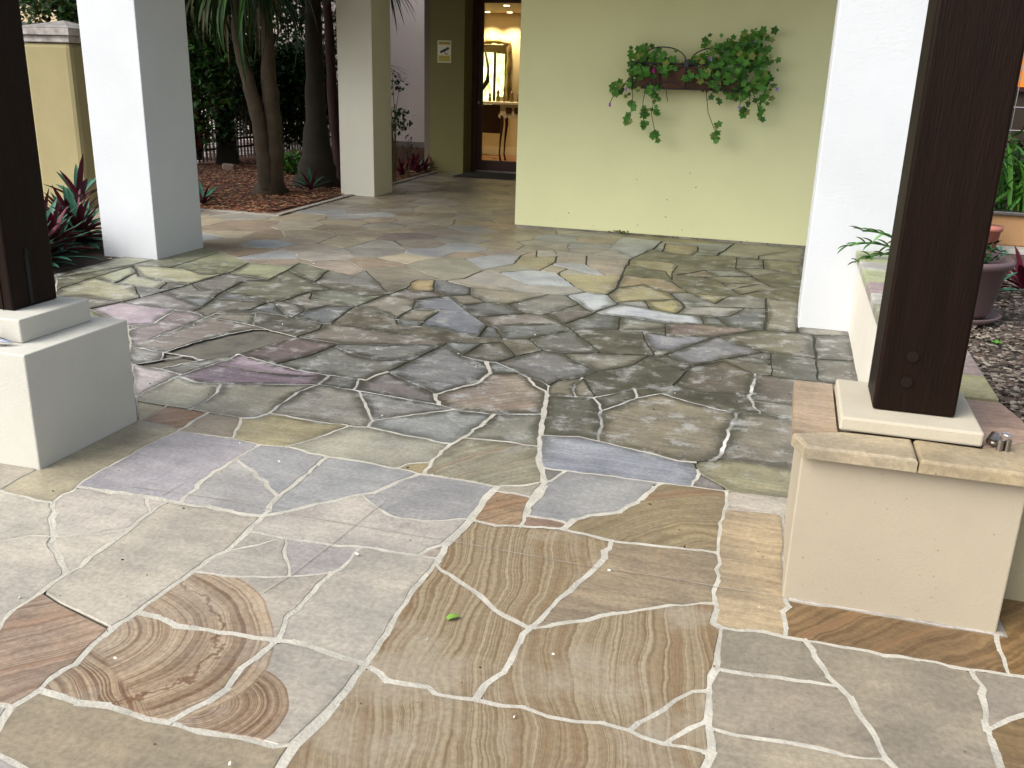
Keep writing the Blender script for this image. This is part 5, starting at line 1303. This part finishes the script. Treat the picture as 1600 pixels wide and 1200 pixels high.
# trees of the mulch bed
def strap_tree(name, label, trunks, m, heads, n, length, width, mats, group='trees in the mulch bed'):
    x, y, z = trunks[0][0][0]; t = empty(name, label, 'tree', (x, y, 0), group)
    for pts, rad in trunks:
        q = MB(); P_ = []; Rr = []
        for i in range(len(pts)-1):
            for k in range(4):
                u = k/4; a = Vector(pts[i]).lerp(Vector(pts[i+1]), u); P_.append((a.x-x+rng.uniform(-.008, .008), a.y-y+rng.uniform(-.008, .008), a.z)); Rr.append((rad[i]*(1-u)+rad[i+1]*u)*rng.uniform(.94, 1.07))
        P_.append((pts[-1][0]-x, pts[-1][1]-y, pts[-1][2])); Rr.append(rad[-1])
        q.tube(P_, Rr, 14); q.build('trunk', m, t)
    for hx_, hy_, hz_ in heads:
        hd = empty('crown', None, None, (hx_-x, hy_-y, hz_)); hd.parent = t
        protos = []
        for j in range(5):
            q = MB(); q.blade((0, 0, 0), (1, 0, .45), length*rng.uniform(.8, 1.15), width, rng.uniform(2.2, 3.4), 8, 0, .3); o = q.build('leaf', mats[j % len(mats)], hd); protos.append(o)
        for i, o in enumerate(protos): o.rotation_euler = (0, rng.uniform(-.5, .5), i*1.25)
        for i in range(n-5):
            o = protos[i % 5].copy(); COL.objects.link(o); o.parent = hd
            o.rotation_euler = (rng.uniform(-.2, .2), rng.uniform(-1.0, .75), rng.uniform(0, 6.28)); s = rng.uniform(.75, 1.15); o.scale = (s, s, s); o.location = (0, 0, rng.uniform(-.15, .25))
    return t
T1b = (-6.324, 10.655)
strap_tree('dracaena_tree', 'two stemmed pale trunk tree nearest the paving in the mulch bed',
  [([(T1b[0], T1b[1], -.03), (-6.253, 10.550, 0.159), (-6.214, 10.550, 0.514), (-6.205, 10.550, 0.976), (-6.209, 10.550, 1.499), (-6.213, 10.550, 2.007), (-6.221, 10.550, 2.709), (-6.224, 10.550, 3.318)], [.24, .155, .13, .115, .085, .075, .07, .06]),
   ([(-6.280, 10.500, 0.122), (-6.280, 10.450, 0.518), (-6.297, 10.400, 0.901), (-6.378, 10.400, 1.272), (-6.478, 10.400, 1.599), (-6.521, 10.400, 1.852), (-6.523, 10.400, 2.417)], [.12, .10, .085, .08, .07, .06, .05])], bark,
  [(-6.212, 10.500, 3.043), (-6.510, 10.400, 2.590), (-6.336, 10.350, 2.448), (-6.767, 10.600, 2.717)], 60, 1.15, .05, [dkgreen, dkgreen, olivel, dkgreen, midgreen])
T0b = (-8.986, 13.833)
strap_tree('dracaena_tree', 'dark forked trunk tree standing by the picket fence',
  [([(T0b[0], T0b[1], -.03), (-9.034, 13.900, 0.264), (-9.026, 13.900, 0.675), (-9.031, 13.900, 1.079), (-9.190, 13.900, 1.473), (-9.253, 13.900, 1.864), (-9.347, 13.900, 2.153), (-9.417, 13.900, 2.818)], [.22, .16, .14, .15, .10, .09, .08, .07]),
   ([(-9.051, 13.950, 0.927), (-8.968, 13.950, 1.380), (-8.914, 13.950, 1.775), (-8.785, 13.950, 2.259), (-8.690, 13.950, 2.916)], [.13, .09, .07, .06, .05])], barkd,
  [(-9.400, 13.900, 3.004), (-8.689, 13.900, 2.819), (-8.960, 13.800, 2.623), (-8.147, 13.500, 2.692)], 60, 1.4, .06, [dkgreen, olivel, dkgreen, dkgreen, straw])
T2b = (-6.231, 11.700, -0.008)
strap_tree('palm_tree', 'thick dark palm trunk with a wide flared foot left of the cream pillar',
  [([(T2b[0], T2b[1], -.03), (-6.224, 11.700, 0.183), (-6.211, 11.700, 0.483), (-6.205, 11.700, 0.862), (-6.200, 11.700, 1.436), (-6.192, 11.700, 2.072), (-6.178, 11.700, 2.839), (-6.152, 11.700, 3.862)], [.33, .27, .205, .15, .12, .105, .10, .09])], barkd,
  [(-6.155, 11.700, 3.791)], 30, 1.9, .09, [dkgreen, dkgreen, midgreen, dkgreen, olivel])
T3b = (-6.234, 12.469)
strap_tree('palm_tree', 'slim reddish trunk leaning behind the cream pillar',
  [([(T3b[0], T3b[1], -.03), (-6.212, 12.300, 0.579), (-6.261, 12.300, 1.185), (-6.269, 12.300, 1.775), (-6.303, 12.300, 2.429), (-6.293, 12.300, 3.219)], [.09, .075, .07, .065, .06, .05])], barkr,
  [(-6.315, 12.300, 3.374)], 22, 1.5, .07, [dkgreen, dkgreen, olivel, dkgreen, straw])
# palm whose frond tips hang beside the cream pillar
fr = empty('palm_frond_plant', 'fan of dark palm leaflets hanging in front of the pink wall', 'palm', (-5.546, 12.600, 2.740))
for i in range(26):
    q = MB(); a = -.2-i*.1; d = (math.cos(a)*.8+rng.uniform(-.1, .25), rng.uniform(-.4, .4), math.sin(a)-.25); q.blade((0, 0, 0), d, rng.uniform(.45, .85), .03, rng.uniform(.3, 1), 5, 0, .3); q.build('leaf', dkgreen if i % 3 else midgreen, fr)
q = MB(); q.tube([(0, 0, 0), (-.15, .05, .35), (-.45, .1, .5)], .012, 6); q.build('stalk', stemm, fr)
th = empty('spiky_plant', 'thin dry spikes pointing right behind the cream pillar', 'plant', (-5.709, 12.800, 1.649))
for d, L in (((1, 0, -.35), .42), ((1, .1, -.22), .40), ((1, 0, -.6), .45), ((.9, 0, -.8), .3)):
    q = MB(); q.blade((0, 0, 0), d, L*1.1, .02, .2, 4, 0, .2); q.build('leaf', dkgreen, th)
def sprig(loc, label, r, n, size, mats, name='shrub', hh=None):
    t = empty(name, label, 'shrub', (loc[0], loc[1], 0)); q = MB(); zz = loc[2]
    leaves(q, (0, 0, zz), r, n, size, tuple(range(len(mats))), hang=.3); q.build('foliage', mats, t)['kind'] = 'stuff'
    q = MB()
    for i in range(4): q.tube([(0, 0, 0), (rng.uniform(-.06, .06), 0, zz*.5), (rng.uniform(-r[0], r[0])*.7, rng.uniform(-r[1], r[1])*.5, zz+rng.uniform(-.1, r[2]))], [.012, .008, .003], 5)
    q.build('stems', stemm, t)
sprig((-5.488, 12.600, 1.396), 'slender shrub with leafy sprays beside the cream pillar, upper', (.22, .18, .2), 90, .075, [dkgreen, midgreen])
sprig((-5.498, 12.700, 0.892), 'bushy green shrub beside the cream pillar in front of the pink wall', (.26, .2, .19), 200, .075, [dkgreen, midgreen])
sprig((-5.554, 13.300, 0.511), 'wispy twig plant near the foot of the pink wall', (.16, .1, .17), 34, .07, [midgreen, dkgreen])

# hedge, bushes and fence behind
fence = empty('picket_fence', 'dark metal picket fence behind the trunks of the mulch bed', 'fence', (-9.32, 15.5, 0))
fm = material('dark_fence_metal', (.018, .010, .009, 1), .5)
q = MB(); q.box(-.014, .014, 0, .022, .02, 1.15); pk = q.build('picket', fm, fence); pk.location = (0, -4.2, 0)
for i in range(1, 78):
    o = pk.copy(); COL.objects.link(o); o.parent = fence; o.location = (0, -4.2+i*.105, 0)
for z in (.20, .34, 1.02):
    q = MB(); q.box(.002, .03, -4.3, 4.1, z, z+.035); q.build('rail', fm, fence)
pale_pave = material('pale_concrete', (.50, .46, .44, 1), .9, mottle=.15, mottle_scale=1, coord='World')
q = MB(); q.add([(-9.5, 8, .0), (-9.5, 30, .0), (-30, 30, .0), (-30, 8, .0)], [(0, 1, 2, 3)]); tag(q.build('driveway', pale_pave), kind='structure')
pinkm = material('pale_pink_render', (.66, .57, .53, 1), .85, .3, 60, .1, .8, coord='World')
pw = empty('boundary_wall', 'tall pale pink wall closing the far end of the mulch bed', 'wall', (-8.5, 19.3, 0))
b = MB(); b.box(-5, 2.9, 0, .2, -.05, 4.2); b.build('wall_face', pinkm, pw); b = MB(); b.box(-5, 2.9, -.02, -.002, -.05, .12); b.build('plinth_course', material('grey_plinth', (.22, .19, .17, 1), .9), pw)
beige = material('beige_house_render', (.50, .40, .24, 1), .85, .2, 20, .1, .6, coord='World')
hs = empty('house', 'beige rendered neighbouring house behind the garden on the left', 'house', (-17, 22, 0))
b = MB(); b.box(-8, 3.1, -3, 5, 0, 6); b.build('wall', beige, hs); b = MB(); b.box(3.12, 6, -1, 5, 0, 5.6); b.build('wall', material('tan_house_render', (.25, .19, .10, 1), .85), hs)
b = MB(); b.add([(-8.6, -3.6, 6), (3.7, -3.6, 6), (3.7, 5.6, 6), (-8.6, 5.6, 6), (-2.5, 1, 8)], [(0, 1, 4), (1, 2, 4), (2, 3, 4), (3, 0, 4), (3, 2, 1, 0)]); b.build('roof', material('terracotta_roof', (.25, .10, .06, 1), .8), hs)
for x in (-5.5, -1.5): b = MB(); b.box(x, x+1.3, -3.03, -3.004, 1, 2.4); b.build('window', material('dark_window', (.03, .035, .04, 1), .1), hs)
hg = 'dark bushes along the picket fence'
HB = [((-9.087, 12.963), .75, 1.0), ((-9.606, 14.268), .8, 1.1), ((-9.518, 14.967), .7, 1.0), ((-9.382, 15.234), .7, 1.05), ((-8.998, 15.867), .7, .9), ((-8.752, 16.052), .6, 1.0)]
labs = ['dark bush nearest the white pillar against the picket fence', 'dense dark bush left of the forked trunk', 'dark bush right behind the forked trunk', 'dark bush between the forked trunk and the pale twin trunk', 'leafy dark bush seen between the pale trunk and the thick palm trunk', 'airy dark bush just left of the thick palm trunk']
for (p, r, h_), lab in zip(HB, labs):
    far = .5
    bush('garden_bush', (p[0]-.1, p[1]+far, .3), (r, .6, h_), 2600, .13, [dkgreen, dkgreen, midgreen, olivel], lab, hg, mis=(0, 0, 1, 2, 2, 3))
bush('garden_bush', (*(-7.378, 12.907), 0), (.3, .3, .2), 420, .10, [midgreen, brgreen], 'low bright green plant between the pale trunk and the thick trunk', None)
bush('garden_bush', (*(-9.514, 16.013), .9), (.6, .5, .6), 1300, .12, [midgreen, brgreen, dkgreen], 'mid green bush showing between the stems of the twin trunk', None)
bush('red_leaf_bush', (*(-9.369, 13.425), .1), (.32, .3, .5), 700, .13, [leafmat('rust_red_leaf', (.30, .05, .02, 1)), maroon], 'rust red leaved bush at the left end of the picket fence', None)
# tall background trees with gaps of light between the leaves
for i, (p, r, h_, lab) in enumerate((((-11.5, 17.5), (1.6, 1.2, 1.7), 1.6, 'tall dark background tree on the left above the fence'), ((-9.6, 18.3), (1.1, .7, 1.5), 1.7, 'loose leafed tree in front of the pink wall with light between its leaves'), ((-12.8, 14.8), (1.3, 1.0, 1.2), 1.9, 'leafy tree beside the beige house'), ((-15.2, 15.5), (1.2, 1.2, 1.0), 2.9, 'tree with small leaves hanging over the stucco column'))):
    bush('background_tree', (p[0], p[1], h_*.6), r, [4200, 1500, 2600, 900][i], .17, [dkgreen, olivel, midgreen], lab, 'trees behind the garden', mis=(0, 0, 0, 1, 2), stems=7)
ot = empty('canopy_tree', 'broad shade tree whose leafy crown roofs the mulch bed', 'tree', (-9.9, 14.2, 0))
q = MB(); leaves(q, (0, 0, 5.6), (4.2, 4.2, 1.2), 3800, .42, (0, 1, 2)); tag(q.build('foliage', [dkgreen, midgreen, olivel], ot), kind='stuff')
q = MB(); q.tube([(0, 0, 0), (.05, 0, 2.4), (0, .1, 5.4)], [.16, .12, .08], 10); q.build('trunk', barkd, ot)
ot = empty('canopy_tree', 'added unseen tree left of the stucco column whose crown blocks the sun', 'tree', (-11.2, 8.2, 0))  # out-of-view tree added so its crown keeps sun off the trunks
q = MB(); leaves(q, (1.2, .4, 5.2), (2.9, 2.6, 1.0), 2600, .36, (0, 1, 2)); tag(q.build('foliage', [dkgreen, midgreen, olivel], ot), kind='stuff')
q = MB(); q.tube([(0, 0, 0), (.1, 0, 2.4), (.9, .2, 4.8)], [.2, .15, .09], 10); q.build('trunk', barkd, ot)
o = boxo('small_rock', -.09, .09, -.06, .06, -.01, .09, material('rock_grey', (.22, .17, .13, 1), .9), bevel=.02); o.location = (*(-8.461, 13.014), 0); o.rotation_euler = (0, .08, .4); tag(o, 'small flat rock on the mulch at the foot of the forked trunk', 'rock')

# stucco column at the far left
sc_ = empty('stucco_column', 'yellow stucco garden column with white banded pyramid cap on the far left', 'column', (-7.62, 8.75, 0))
stuc = material('yellow_stucco', (.34, .29, .145, 1), .9, .5, 60, .15, 2, coord='World'); dirty = material('dirty_white_cap', (.52, .49, .46, 1), .9, .5, 40, .6, 7, coord='World', colour2=(.20, .17, .15, 1))
ZC = (-7.866, 8.500, 1.712)[2]
b = MB(); b.box(-.30, .30, -.25, .35, -.05, ZC); b.build('shaft', stuc, sc_, .05)
b = MB(); b.box(-.32, .32, -.27, .37, ZC, ZC+.07); b.build('band', dirty, sc_, .01)
b = MB(); b.box(-.36, .36, -.31, .41, ZC+.07, ZC+.14); b.add([(-.36, -.31, ZC+.142), (.36, -.31, ZC+.142), (.36, .41, ZC+.142), (-.36, .41, ZC+.142), (0, .05, ZC+.23)], [(0, 1, 4), (1, 2, 4), (2, 3, 4), (3, 0, 4)]); b.build('cap', dirty, sc_, .006)

# ------------------------------------------------------------------ wall planter on the green wall
WY = 9.5
pn = empty('wall_planter', 'brown flower box in a black wire rack hung on the green wall', 'planter', (-1.04, WY-.13, 1.45))
brownbox = material('coir_brown_box', (.15, .075, .048, 1), .9, .8, 60, .5, 14); wire = material('grey_wire', (.05, .045, .05, 1), .5, metallic=.6)
q = MB(); q.add([(-.46, -.09, 0), (.46, -.09, 0), (.46, .12, 0), (-.46, .12, 0), (-.50, -.12, .20), (.50, -.12, .20), (.50, .125, .20), (-.50, .125, .20)], [(0,3,2,1),(0,1,5,4),(1,2,6,5),(3,0,4,7),(2,3,7,6),(4,5,6,7)]); q.build('trough', brownbox, pn)
q = MB(); q.tube([(-.52, -.13, .22), (.52, -.13, .22)], .008, 6); q.build('rack_rail', wire, pn)
q = MB(); q.tube([(-.48, -.11, -.005), (.48, -.11, -.005)], .008, 6); q.build('rack_rail', wire, pn)
for s_ in (-1, 1):
    q = MB(); q.tube([(s_*(.24+.22*math.cos(a)), -.0, .24+.13*math.sin(a)) for a in np.linspace(0, math.pi, 14)], .006, 6); q.build('scroll', wire, pn)
    for k in (0, 1):
        q = MB(); q.tube([(s_*.02, -.135, .02+.18*k), (s_*.14, -.14, .06+.10*k), (s_*.26, -.135, .045+.12*k), (s_*.40, -.13, .02+.18*k)], .005, 6); q.build('scroll', wire, pn)
for x in (-.52, -.25, 0, .25, .52):
    q = MB(); q.tube([(x, -.13, .22), (x*.95, -.115, 0), (x*.95, .1, -.01)], .006, 6); q.build('rack_bar', wire, pn)
q = MB(); q.box(-.02, .02, -.15, -.135, .19, .26); q.build('rack_boss', wire, pn)
gm = empty('trailing_geranium', 'ivy geranium with pink and violet flowers trailing from the wall flower box', 'plant', (-1.04, WY-.16, 1.45))
def lobed(q, p, n_, s, mi):
    n_ = Vector(n_).normalized(); a = n_.cross(Vector((.2, .1, 1))).normalized(); b_ = n_.cross(a); vs = [Vector(p)]; ph = rng.uniform(0, 6.28)
    for k in range(10):
        r = s*(1.0 if k % 2 == 0 else .62); an = ph+k*2*math.pi/10; vs.append(Vector(p)+(a*math.cos(an)+b_*math.sin(an))*r+n_*r*.15)
    q.add(vs, [(0, k+1, (k+1) % 10+1) for k in range(10)], mi)
def clump(c, r, n, s=.034):
    q = MB()
    for _ in range(n):
        v = Vector([max(-1.05, min(1.05, rng.gauss(0, .48))) for _k in range(3)])
        p = (c[0]+v.x*r[0], min(.10, c[1]+v.y*r[1]), c[2]+v.z*r[2]); lobed(q, p, (rng.uniform(-.5, .5), -1, rng.uniform(-.1, .9)), s*rng.choice((.5, .7, .9, 1, 1.15, 1.35))*rng.uniform(.85, 1.1), rng.choice((0, 0, 0, 1, 1, 2, 2, 3)))
    return q
GM = [ivyg, ivyd, brgreen, leafmat('yellowing_leaf', (.30, .36, .09, 1))]   # a few turning yellow
for c, r, n in (((-.42, .0, .27), (.13, .10, .11), 60), ((-.22, -.03, .24), (.11, .09, .09), 40), ((.40, -.0, .30), (.26, .12, .17), 150), ((.60, .02, .36), (.16, .11, .17), 90), ((.70, .0, .12), (.12, .10, .22), 80), ((.42, -.02, .05), (.16, .09, .13), 60),
                ((-.50, -.02, .12), (.06, .08, .15), 26), ((-.62, -.03, -.02), (.10, .07, .09), 26), ((.15, -.02, .07), (.12, .07, .08), 30), ((.52, -.0, -.03), (.2, .08, .08), 40), ((.17, -.02, .27), (.12, .06, .06), 24), ((-.40, -.13, .15), (.10, .05, .08), 34), ((-.16, -.13, .17), (.08, .04, .05), 14), ((.28, -.13, .13), (.14, .05, .10), 46), ((.46, -.12, .16), (.1, .06, .1), 36), ((-.36, -.1, -.02), (.1, .05, .05), 16), ((.02, -.06, .23), (.16, .05, .04), 16), ((.05, -.14, .10), (.1, .03, .06), 10)):
    tag(clump(c, r, n).build('foliage', GM, gm), kind='stuff')
tr = [((-.52, -.05, .1), (-.50, -.09, -.3)), ((-.35, -.1, .1), (-.36, -.1, -.36)), ((-.28, -.12, .1), (-.30, -.1, -.10)), ((-.27, -.1, -.05), (-.25, -.06, -.42)), ((-.18, -.12, .12), (-.15, -.1, -.12)), ((.20, -.1, .0), (.33, -.05, -.41)), ((.62, -.05, .0), (.72, -.04, -.20)), ((-.45, -.1, .2), (-.62, -.12, -.06)), ((.35, -.12, .15), (.22, -.14, -.1)), ((.60, -.05, .0), (.57, -.05, -.17)), ((-.62, -.03, 0), (-.70, -.11, -.15)), ((.70, -.0, .1), (.84, -.035, .03)), ((.52, 0, 0), (.52, -.11, -.14))]
for a, b_ in tr:
    q = MB(); q.tube([a, ((a[0]+b_[0])/2+rng.uniform(-.03, .03), a[1]-.04, (a[2]+b_[2])/2), b_], .0035, 5); q.build('trailing_stem', stemm, gm)
for c, n in (((-.50, -.07, -.16), 14), ((-.53, -.08, -.31), 8), ((-.36, -.08, -.22), 16), ((-.35, -.08, -.34), 9), ((-.26, -.06, -.22), 9), ((-.25, -.06, -.44), 13), ((.33, -.04, -.42), 13), ((.34, -.04, -.33), 4), ((-.28, -.1, -.08), 9), ((.72, -.04, -.2), 12), ((.57, -.04, -.19), 9), ((-.66, -.1, -.04), 16)):
    tag(clump(c, (.045, .03, .05), n, .03).build('foliage', GM, gm), kind='stuff')
pinkf = material('pink_petal', (.75, .05, .45, 1), .5); lilac = material('lilac_petal', (.50, .32, .72, 1), .5)
for k, (c, m_) in enumerate((((-.30, -.14, .15), pinkf), ((-.70, -.12, -.17), material('magenta_petal', (.45, .08, .60, 1), .5)), ((-.55, -.12, -.02), lilac), ((.52, -.12, -.15), lilac), ((.22, -.12, .27), lilac), ((.60, -.05, .42), lilac), ((.84, -.04, .02), lilac), ((.44, -.14, .12), pinkf))):
    q = MB()
    for j in range(5):
        a = j*1.257; q.blade(c, (math.cos(a), -.5, math.sin(a)), .026, .022, .1, 3, 0, .1)
    q.build('flower', m_, gm)

# ------------------------------------------------------------------ right bed: pots and plants
terr = material('mauve_brown_plastic', (.135, .085, .085, 1), .45, mottle=.1, mottle_scale=2)
PC = (.80, 4.62, .50)
pt = empty('plant_pot', 'large round mauve brown plastic pot on a saucer behind the right post', 'pot', PC)
pt.scale = (1.17, 1.17, .93)
q = MB(); q.lathe([(.0, .03), (.125, .03), (.135, .05), (.168, .27), (.185, .275), (.19, .30), (.183, .312), (.170, .31), (.160, .27), (.15, .255), (0, .255)], seg=48); q.build('pot_body', terr, pt)
q = MB(); q.lathe([(0, 0), (.15, 0), (.178, .035), (.172, .04), (.148, .012), (0, .012)], seg=48); q.build('saucer', terr, pt)
q = MB(); q.lathe([(0, .262), (.155, .262)], seg=24); q.build('soil', earth, pt)
pp = empty('potted_plant', 'leafy yellow green plant with pale flowers growing in the mauve pot', 'plant', (PC[0], PC[1], PC[2]+.26))
q = MB(); leaves(q, (.03, 0, .05), (.13, .13, .06), 260, .045, (0, 1)); leaves(q, (.0, .02, .16), (.06, .06, .14), 130, .045, (2, 3)); tag(q.build('foliage', [teal, dkgreen, brgreen, leafmat('yellow_green_leaf', (.35, .38, .08, 1))], pp), kind='stuff')
q = MB()
for i in range(6): q.tube([(0, 0, 0), (rng.uniform(-.04, .04), rng.uniform(-.04, .04), .16), (rng.uniform(-.07, .07), rng.uniform(-.06, .06), .3)], [.006, .004, .002], 5)
q.build('stems', stemm, pp)
# trough planter on a plinth further back
tgh = empty('garden_trough', 'long ochre rendered planter trough with a grey rim behind the pot', 'planter', (1.9, 7.0, .48)); ochre = material('ochre_render', (.48, .27, .12, 1), .8, .4, 60, .15, 3)
b = MB(); b.box(-.62, 1.6, 0, .5, .03, .235); b.build('trough_body', ochre, tgh, .01); b = MB(); b.box(-.65, 1.63, -.03, .53, .235, .262); b.build('rim', oldchrome, tgh, .006); b = MB(); b.box(-.75, 1.7, -.15, .02, -.03, .03); b.build('plinth', cream, tgh, .006)
tp = empty('terracotta_pot', 'small pink terracotta pot in front of the ochre trough', 'pot', (1.30, 6.75, .50)); q = MB(); q.lathe([(0, 0), (.055, 0), (.075, .14), (.085, .14), (.085, .17), (.0, .17)], seg=24); q.build('pot_body', material('pink_terracotta', (.50, .18, .13, 1), .8), tp)
gr = empty('lush_grass_plant', 'tall lush strap leaved green plant growing in the ochre trough', 'plant', (1.75, 7.25, .70))
protos = []
for j in range(4):
    q = MB(); q.blade((0, 0, 0), (.5, 0, 1), .62*rng.uniform(.8, 1.2), .035, 1.1, 6, 0, .25); o = q.build('leaf', [brgreen, midgreen, brgreen, ivyg][j], gr); o.rotation_euler = (0, 0, j*1.6); protos.append(o)
for i in range(180):
    o = protos[i % 4].copy(); COL.objects.link(o); o.parent = gr; o.location = (rng.uniform(-.52, .5), rng.uniform(-.18, .2), rng.uniform(-.05, .1)); o.rotation_euler = (rng.uniform(-.3, .3), rng.uniform(-.5, .4), rng.uniform(0, 6.28)); s = rng.uniform(.55, 1.0); o.scale = (s, s, s)
tag(bush('garden_bush', (2.0, 8.2, .45), (.9, .5, .42), 2600, .09, [midgreen, brgreen, dkgreen], 'dense green bush behind the strap leaved plant on the right edge', None), None)
# ground plants beyond the pot
rosette((1.03, 5.15, .50), 16, .17, .05, 'small green rosette just behind the mauve pot', 'plant', None, 1.0, (.2, 1.2), name='small_plant')
rosette((1.25, 5.4, .50), 18, .2, .045, 'maroon rosette at the far right behind the mauve pot', 'plant', None, .05, (.2, 1.2), name='small_plant')
sd2 = empty('seedling', 'tiny bright green seedling in the mulch in front of the pot', 'seedling', (*(0.908, 4.150, 0.558)[:2], .50))
for i in range(5):
    q = MB(); q.blade((0, 0, 0), (math.cos(i*1.3), math.sin(i*1.3), .8), .035, .018, .5, 3); q.build('leaf', brgreen, sd2)
# succulent spilling over the low wall by the white pillar
al = empty('trailing_succulent', 'arching green succulent leaning over the low wall beside the white pillar', 'plant', (.74, 5.9, .53))
for base, d, L in (((0, .05, .02), (-1, .1, .62), .36), ((.02, 0, .04), (-.9, .1, .9), .34), ((.0, .02, .02), (-1, 0, .3), .3)):
    p = Vector(base); dv = Vector(d).normalized(); pts = [p.copy()]
    for k in range(8): p = p+dv*L/8; dv = (dv+Vector((0, 0, -.13))).normalized(); pts.append(p.copy())
    q = MB(); q.tube(pts, [.007]*9, 6); q.build('stem', midgreen, al)
    for k in range(1, 9):
        for s_ in (-1, 1):
            q = MB(); q.blade(pts[k], (dv.x*.7, s_*.5, rng.uniform(-.5, .5)), .085*rng.uniform(.7, 1.2), .018, .5, 4, 0, .4); q.build('leaf', rng.choice((ivyg, midgreen, olivel)), al)
q = MB(); q.tube([(0, 0, .0), (-.1, .02, .2), (-.07, .0, .28), (-.12, .0, .38)], .002, 5); q.build('tendril', stemm, al)
# building behind the right bed with a warm lit window
rb = empty('far_building', 'dark brown building behind the right bed with an orange lit window', 'building', (3.5, 12.5, 0))
b = MB(); b.box(-2.6, 4, 0, .3, 0, 4); b.build('wall', material('dark_brown_render', (.05, .035, .022, 1), .85), rb)  # one even dark brown wall colour
em2 = bpy.data.materials.new('orange_lit_window'); em2.use_nodes = True; e = em2.node_tree.nodes['Principled BSDF']; e.inputs['Base Color'].default_value = (.1, .03, 0, 1); e.inputs['Emission Color'].default_value = (1, .28, .02, 1); e.inputs['Emission Strength'].default_value = .5
f = MB(); f.box(-1.6, 2, -.06, -.01, 1.52, 3.0); wf = f.build('window', dark_wood, rb); f = MB(); f.box(-1.55, 1.9, -.075, -.065, 1.57, 2.95); f.build('pane', em2, wf)
b = MB()
for z in (1.1, 1.35): b.tube([(-2, -.5, z), (3, -.5, z)], .008, 6)
for i in range(12): b.tube([(-2+i*.42, -.5, 0), (-2+i*.42, -.5, 1.9)], .008, 6)
b.build('wire_trellis', chrome, rb)

# ------------------------------------------------------------------ small things on the floor
lf = MB(); lf.blade((-.014, -.012, 0), (.8, .7, .35), .042, .024, .9, 5, 0, .25); o = lf.build('fallen_leaf', leafmat('fresh_green_leaf', (.20, .36, .06, 1))); o.location = (*(-0.787, 2.209), .004); tag(o, 'small fresh green leaf lying on the brown banded flagstone', 'leaf')
lt = [material('litter_dark', (.04, .03, .02, 1), .9), material('litter_pale', (.6, .56, .48, 1), .9), material('litter_brown', (.16, .09, .04, 1), .9)]
def s_floor(R):
    while True:
        x, y = R.uniform(-4.8, 1.2), .9+R.random()**1.1*8
        if inside(x, y, DOMAIN): return x, y
chips('leaf_litter', 520, s_floor, lt, .002, .0055, -.012+.014)
